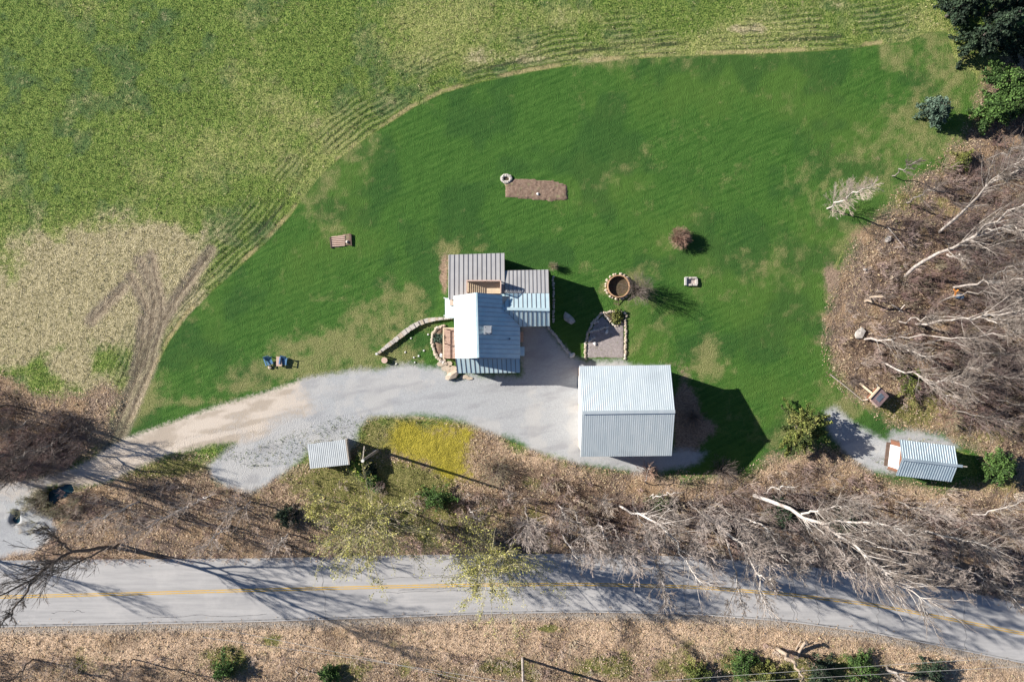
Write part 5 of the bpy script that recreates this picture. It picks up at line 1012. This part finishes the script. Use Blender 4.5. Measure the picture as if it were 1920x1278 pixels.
def sample(poly, n, seed, avoid=()):
    rng = np.random.default_rng(seed); P = np.array(poly, float); out = []
    x = rng.uniform(P[:, 0].min(), P[:, 0].max(), n * 8); y = rng.uniform(P[:, 1].min(), P[:, 1].max(), n * 8); X = (x - 960) / PPM; Y = (639 - y) / PPM
    ok = sdf(poly, X, Y) > 0
    for av, dd in avoid: ok &= sdf(av, X, Y) < -dd
    dn = fbm(X, Y, .35, 3, seed + 5); ok &= rng.random(len(x)) < np.clip(dn * 1.6 - .25, .1, 1)
    return np.stack([x, y], -1)[ok][:n]
AV = ((ROAD, .6), (GRAVEL, .5), (PATH_R, .6), (DIRT, .5), (MOSS, 1.0), ([(1660, 800), (1830, 815), (1840, 920), (1660, 915)], .2), ([(1618, 728), (1650, 700), (1690, 745), (1650, 775)], .2))
PK = [(.50, .37, .31), (.60, .49, .42), (.46, .34, .30), (.62, .53, .45), (.54, .46, .34), (.40, .30, .28)]
STRIP_L = [(140, 905), (260, 905), (400, 905), (470, 925), (560, 890), (660, 890), (760, 905), (900, 920), (1000, 900), (1110, 905), (1250, 925), (1380, 915), (1480, 870), (1560, 860), (1660, 905), (1960, 930), (1960, 1120), (1780, 1090), (1640, 1064), (1480, 1044), (1300, 1030), (1100, 1024), (760, 1028), (480, 1034), (200, 1036), (80, 1030)]
LEFT_P = [(120, 905), (400, 905), (470, 925), (560, 890), (660, 890), (660, 1032), (480, 1034), (200, 1036), (80, 1030)]
brush_mass('roadside_brush', 'tangle of bare brown and pink brush along the road bank', np.concatenate([sample(LEFT_P, 70, 60, AV), sample([p for p in STRIP_L if p[0] >= 640], 430, 61, AV)]), 1, (.4, 1.8), PK, 71)
brush_mass('woodland_brush', 'thicket of bare brush among the trees at the right', sample([(1960, 250), (1850, 270), (1780, 300), (1720, 350), (1690, 420), (1720, 480), (1680, 540), (1700, 600), (1660, 690), (1720, 780), (1830, 800), (1960, 800)], 400, 62, AV), 1, (.5, 1.8), [(.26, .18, .16), (.32, .24, .21), (.22, .16, .15), (.30, .20, .18), (.28, .24, .17)], 72)
brush_mass('edge_brush', 'low pinkish brush and saplings in the leaf litter at the wood edge', sample([(1745, 318), (1790, 300), (1830, 330), (1780, 420), (1730, 480), (1760, 560), (1730, 640), (1740, 740), (1690, 770), (1600, 730), (1570, 680), (1575, 600), (1590, 530), (1630, 470), (1690, 400)], 150, 68, AV), 1, (.3, 1.5), [(.44, .33, .30), (.50, .42, .37), (.38, .29, .27), (.46, .36, .30)], 78, 8)
brush_mass('sapling_thicket', 'mass of thin grey saplings in the wood at the right', sample([(1980, 250), (1860, 300), (1790, 350), (1770, 450), (1800, 560), (1760, 640), (1780, 740), (1850, 800), (1980, 800)], 230, 66, AV), 1, (2.0, 5.0), [(.20, .17, .155), (.16, .14, .13), (.24, .19, .175), (.19, .14, .135)], 76, 9)
brush_mass('bank_saplings', 'mass of thin grey saplings on the right of the road bank', sample([(1100, 930), (1400, 920), (1560, 900), (1700, 930), (1960, 940), (1960, 1105), (1780, 1075), (1640, 1050), (1480, 1035), (1300, 1020), (1120, 1015)], 110, 67, AV), 1, (1.8, 4.2), [(.38, .32, .29), (.32, .27, .25), (.44, .37, .33), (.34, .26, .24)], 77, 9)
brush_mass('corner_brush', 'grey thicket of bare brush at the left edge above the entrance', sample([(-60, 715), (20, 720), (60, 765), (140, 775), (170, 800), (190, 830), (150, 862), (40, 915), (-60, 960)], 210, 63, AV), 1, (.8, 2.4), [(.26, .22, .20), (.34, .29, .26), (.20, .17, .16), (.38, .27, .25)], 73)
brush_mass('verge_brush', 'low bare brush on the leaf strewn verge below the road', sample([(-60, 1225), (300, 1225), (700, 1215), (1100, 1200), (1450, 1205), (1960, 1290), (1960, 1330), (-60, 1330)], 190, 64, AV), 1, (.4, 1.3), PK, 74, 10)
rr = np.random.default_rng(91); ex = rr.uniform(60, 1960, 230); ey = np.interp(ex, [p[0] for p in ROAD_TOP], [p[1] for p in ROAD_TOP]) - np.abs(rr.normal(size=230)) * 9 + 3
brush_mass('kerb_brush', 'ragged low brush overhanging the upper edge of the road', np.stack([ex, ey], -1), 1, (.25, .9), PK, 80, 7)
brush_mass('verge_thicket', 'dark grey tangle of brush at the bottom left corner', sample([(-60, 1230), (80, 1225), (200, 1235), (300, 1255), (330, 1330), (-60, 1330)], 90, 69, AV), 1, (.5, 1.6), [(.28, .24, .22), (.36, .31, .28), (.22, .19, .18)], 79, 10)
brush_mass('pond_reeds', 'pale dry reeds around the dark pool', sample([(60, 915), (150, 905), (160, 950), (110, 985), (40, 1000), (10, 960)], 70, 65, ((ROAD, .6), ([(88, 912), (135, 910), (118, 940), (92, 948)], .0))), 1, (.4, 1.1), [(.46, .43, .32), (.38, .37, .24), (.50, .44, .36)], 75)
# ---- grass and fallen leaves
def scatter_grass(name, label, n, seed, test, colf, hgt, wid):
    rng = np.random.default_rng(seed); x = rng.uniform(-57.5, 57.5, n); y = rng.uniform(-38.6, 38.6, n); f = plan(x, y); ok = test(f, x, y, rng)
    x = x[ok]; y = y[ok]; f = {k: v[ok] for k, v in f.items()}; m_ = len(x); z = height(x, y, f); c = colf(f, x, y, rng)
    a = rng.uniform(0, 6.283, m_); hh = rng.uniform(*hgt, m_); ww = rng.uniform(*wid, m_); lean = rng.normal(size=(m_, 2)) * hh[:, None] * .55
    b0 = np.stack([x, y, z - .02], -1); s = np.stack([np.cos(a) * ww, np.sin(a) * ww, 0 * a], -1); tip = b0 + np.stack([lean[:, 0], lean[:, 1], hh], -1)
    # a tuft: three crossed blades
    vv = []; 
    for k in range(3):
        th = k * 2.09; s2 = np.stack([s[:, 0] * math.cos(th) - s[:, 1] * math.sin(th), s[:, 0] * math.sin(th) + s[:, 1] * math.cos(th), 0 * a], -1)
        off = rng.normal(size=(m_, 3)) * [.05, .05, 0]; vv.append(np.stack([b0 - s2 + off, b0 + s2 + off, tip + off * 2.5 + rng.normal(size=(m_, 3)) * .04], 1))
    v = np.concatenate(vv).reshape(-1, 3); cc = np.concatenate([np.repeat(c * rng.uniform(.75, 1.2, (m_, 1)), 3, 0) for _ in range(3)])
    tag(link(name, np_mesh(name, v, None, np.arange(len(v)).reshape(-1, 3), col=cc), M['grassblade']), label, 'grass', kind='stuff')
def pick(cols, p, rng): return np.array(cols)[(rng.random(len(p))[:, None] > np.cumsum(p, 1)).sum(1).clip(0, len(cols) - 1)]
def haycol(f, x, y, rng):
    d = np.clip(f['dead'] + (fbm(x, y, .10, 5, 21) - .5) * 1.1 + .12, .05, .95); g = np.stack([(1 - d) * .55, (1 - d) * .45, d * .6, d * .4], 1)
    return pick([(.075, .13, .030), (.17, .21, .065), (.40, .37, .17), (.52, .47, .26)], g, rng)
scatter_grass('hay_grass', 'rough standing grass of the hay field', 105000, 81, lambda f, x, y, r: (f['lawn'] < -.1) & (f['litter'] < -.2) & (f['dirt'] < -.2) & (f['track'] > .5), haycol, (.06, .20), (.015, .035))
def vergecol(f, x, y, rng):
    o = np.clip(f['olive'], 0, 1); g = np.stack([o * .6, (1 - o) * .55 + .1, (1 - o) * .3, o * .3], 1); return pick([(.12, .14, .035), (.46, .38, .24), (.36, .26, .16), (.26, .25, .08)], g / g.sum(1, keepdims=True), rng)
scatter_grass('dry_verge_grass', 'dry tan grass tufts on the banks and verges', 90000, 82, lambda f, x, y, r: (f['litter'] > .2) & (f['road'] < -.5) & (f['gravel'] < -.2) & (f['dirt'] < -.3) & (f['moss'] < 0) & (pond_depth(x, y) < .05) & (r.random(len(x)) < .55), vergecol, (.08, .30), (.02, .05))
rng = np.random.default_rng(83); n = 170000; x = rng.uniform(-57.5, 57.5, n); y = rng.uniform(-38.6, 38.6, n); f = plan(x, y)
du = shade_duff_amount(x, y, f)  # pale leaves thin out where twig shade is painted into the floor
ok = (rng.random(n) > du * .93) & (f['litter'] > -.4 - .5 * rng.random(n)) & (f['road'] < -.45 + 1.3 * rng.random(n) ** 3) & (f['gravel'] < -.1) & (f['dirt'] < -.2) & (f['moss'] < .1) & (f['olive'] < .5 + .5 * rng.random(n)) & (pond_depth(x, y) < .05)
x = x[ok]; y = y[ok]; f = {k: v[ok] for k, v in f.items()}; z = np.where(f['road'] > -.1, .06, height(x, y, f)) + rng.uniform(.02, .07, len(x))
v, q = leaf_quads(np.stack([x, y, z], -1), .08, rng, .75); c = np.array([(.52, .39, .27), (.43, .29, .17), (.60, .48, .34), (.25, .17, .11), (.47, .33, .19), (.34, .25, .18)])[rng.integers(0, 6, len(x))] * rng.uniform(.7, 1.2, (len(x), 1))
tag(link('leaf_litter', np_mesh('leaf_litter', v, q, col=np.repeat(c, 4, 0)), M['leaf']), 'fallen tan and brown leaves covering the woodland floor', 'leaves', kind='stuff')

# ------------------------------------------------------------------ poles and wires
def cable(name, a, b_, sag, r, parent=None, label=None, n=24):
    t = np.linspace(0, 1, n)[:, None]; P = a * (1 - t) + b_ * t; P[:, 2] -= sag * 4 * (t * (1 - t))[:, 0]; v, q = tubes(P[None], np.full((1, n), r), 4)
    o = link(name, np_mesh(name, v, q), M['wire'], parent)
    if label: tag(o, label, 'cable', 'overhead cables')
    return o
up = thing('utility_pole', 'wooden utility pole with crossarm beside the woodshed', 'utility pole', W(709, 844)); zt = 7.4; tp = W(680, 862.5, zt)
v, q = tubes(np.array([[W(709, 844, -.2), lerp(W(709, 844), tp, .5), tp]]), np.array([[.17, .15, .12]]), 10); link('pole', np_mesh('pole', v, q, smooth=True), M['bark_grey'], up)
mb = MB(); mb.bar(W(680, 862, zt - .4), W(683, 836, zt - .3), .09, .09); mb.build('crossarm', M['wood_grey'], up)
mb = MB(); c = W(680.5, 863, zt); mb.cyl(c[:2], .16, zt - .1, zt + .2, 10); mb.build('pole_cap', M['stone_white'], up)
mb = MB(); c = W(706, 845); mb.obox(c[:2], .5, .3, .02, .35, .4); mb.build('meter_box', M['white_trim'], up)
u2 = thing('utility_pole', 'tall grey utility pole rising from the verge below the road', 'utility pole', W(980, 1232)); t2 = W(981.5, 1305, 8.8)
v, q = tubes(np.array([[W(980, 1232, -.2), lerp(W(980, 1232), t2, .5), t2]]), np.array([[.16, .14, .11]]), 10); link('pole', np_mesh('pole', v, q, smooth=True), M['bark_pale'], u2)
mb = MB(); mb.bar(t2 + [-.9, 0, -.3], t2 + [.9, 0, -.3], .1, .1); mb.build('crossarm', M['wood_grey'], u2)
cable('power_cable', W(981.5, 1298, 8.6), W(380, 1172, 8.4), .3, .017, None, 'upper pale cable crossing the verge left of the tall pole')
cable('power_cable', W(981.5, 1283, 7.6), W(380, 1194, 7.4), .3, .017, None, 'lower pale cable crossing the verge left of the tall pole')
cable('power_cable', W(981.5, 1296, 8.6), W(1990, 1226, 8.4), .3, .017, None, 'upper pale cable over the shrubs right of the tall pole')
cable('power_cable', W(981.5, 1306, 7.8), W(1990, 1245, 7.6), .3, .017, None, 'lower pale cable over the shrubs right of the tall pole')
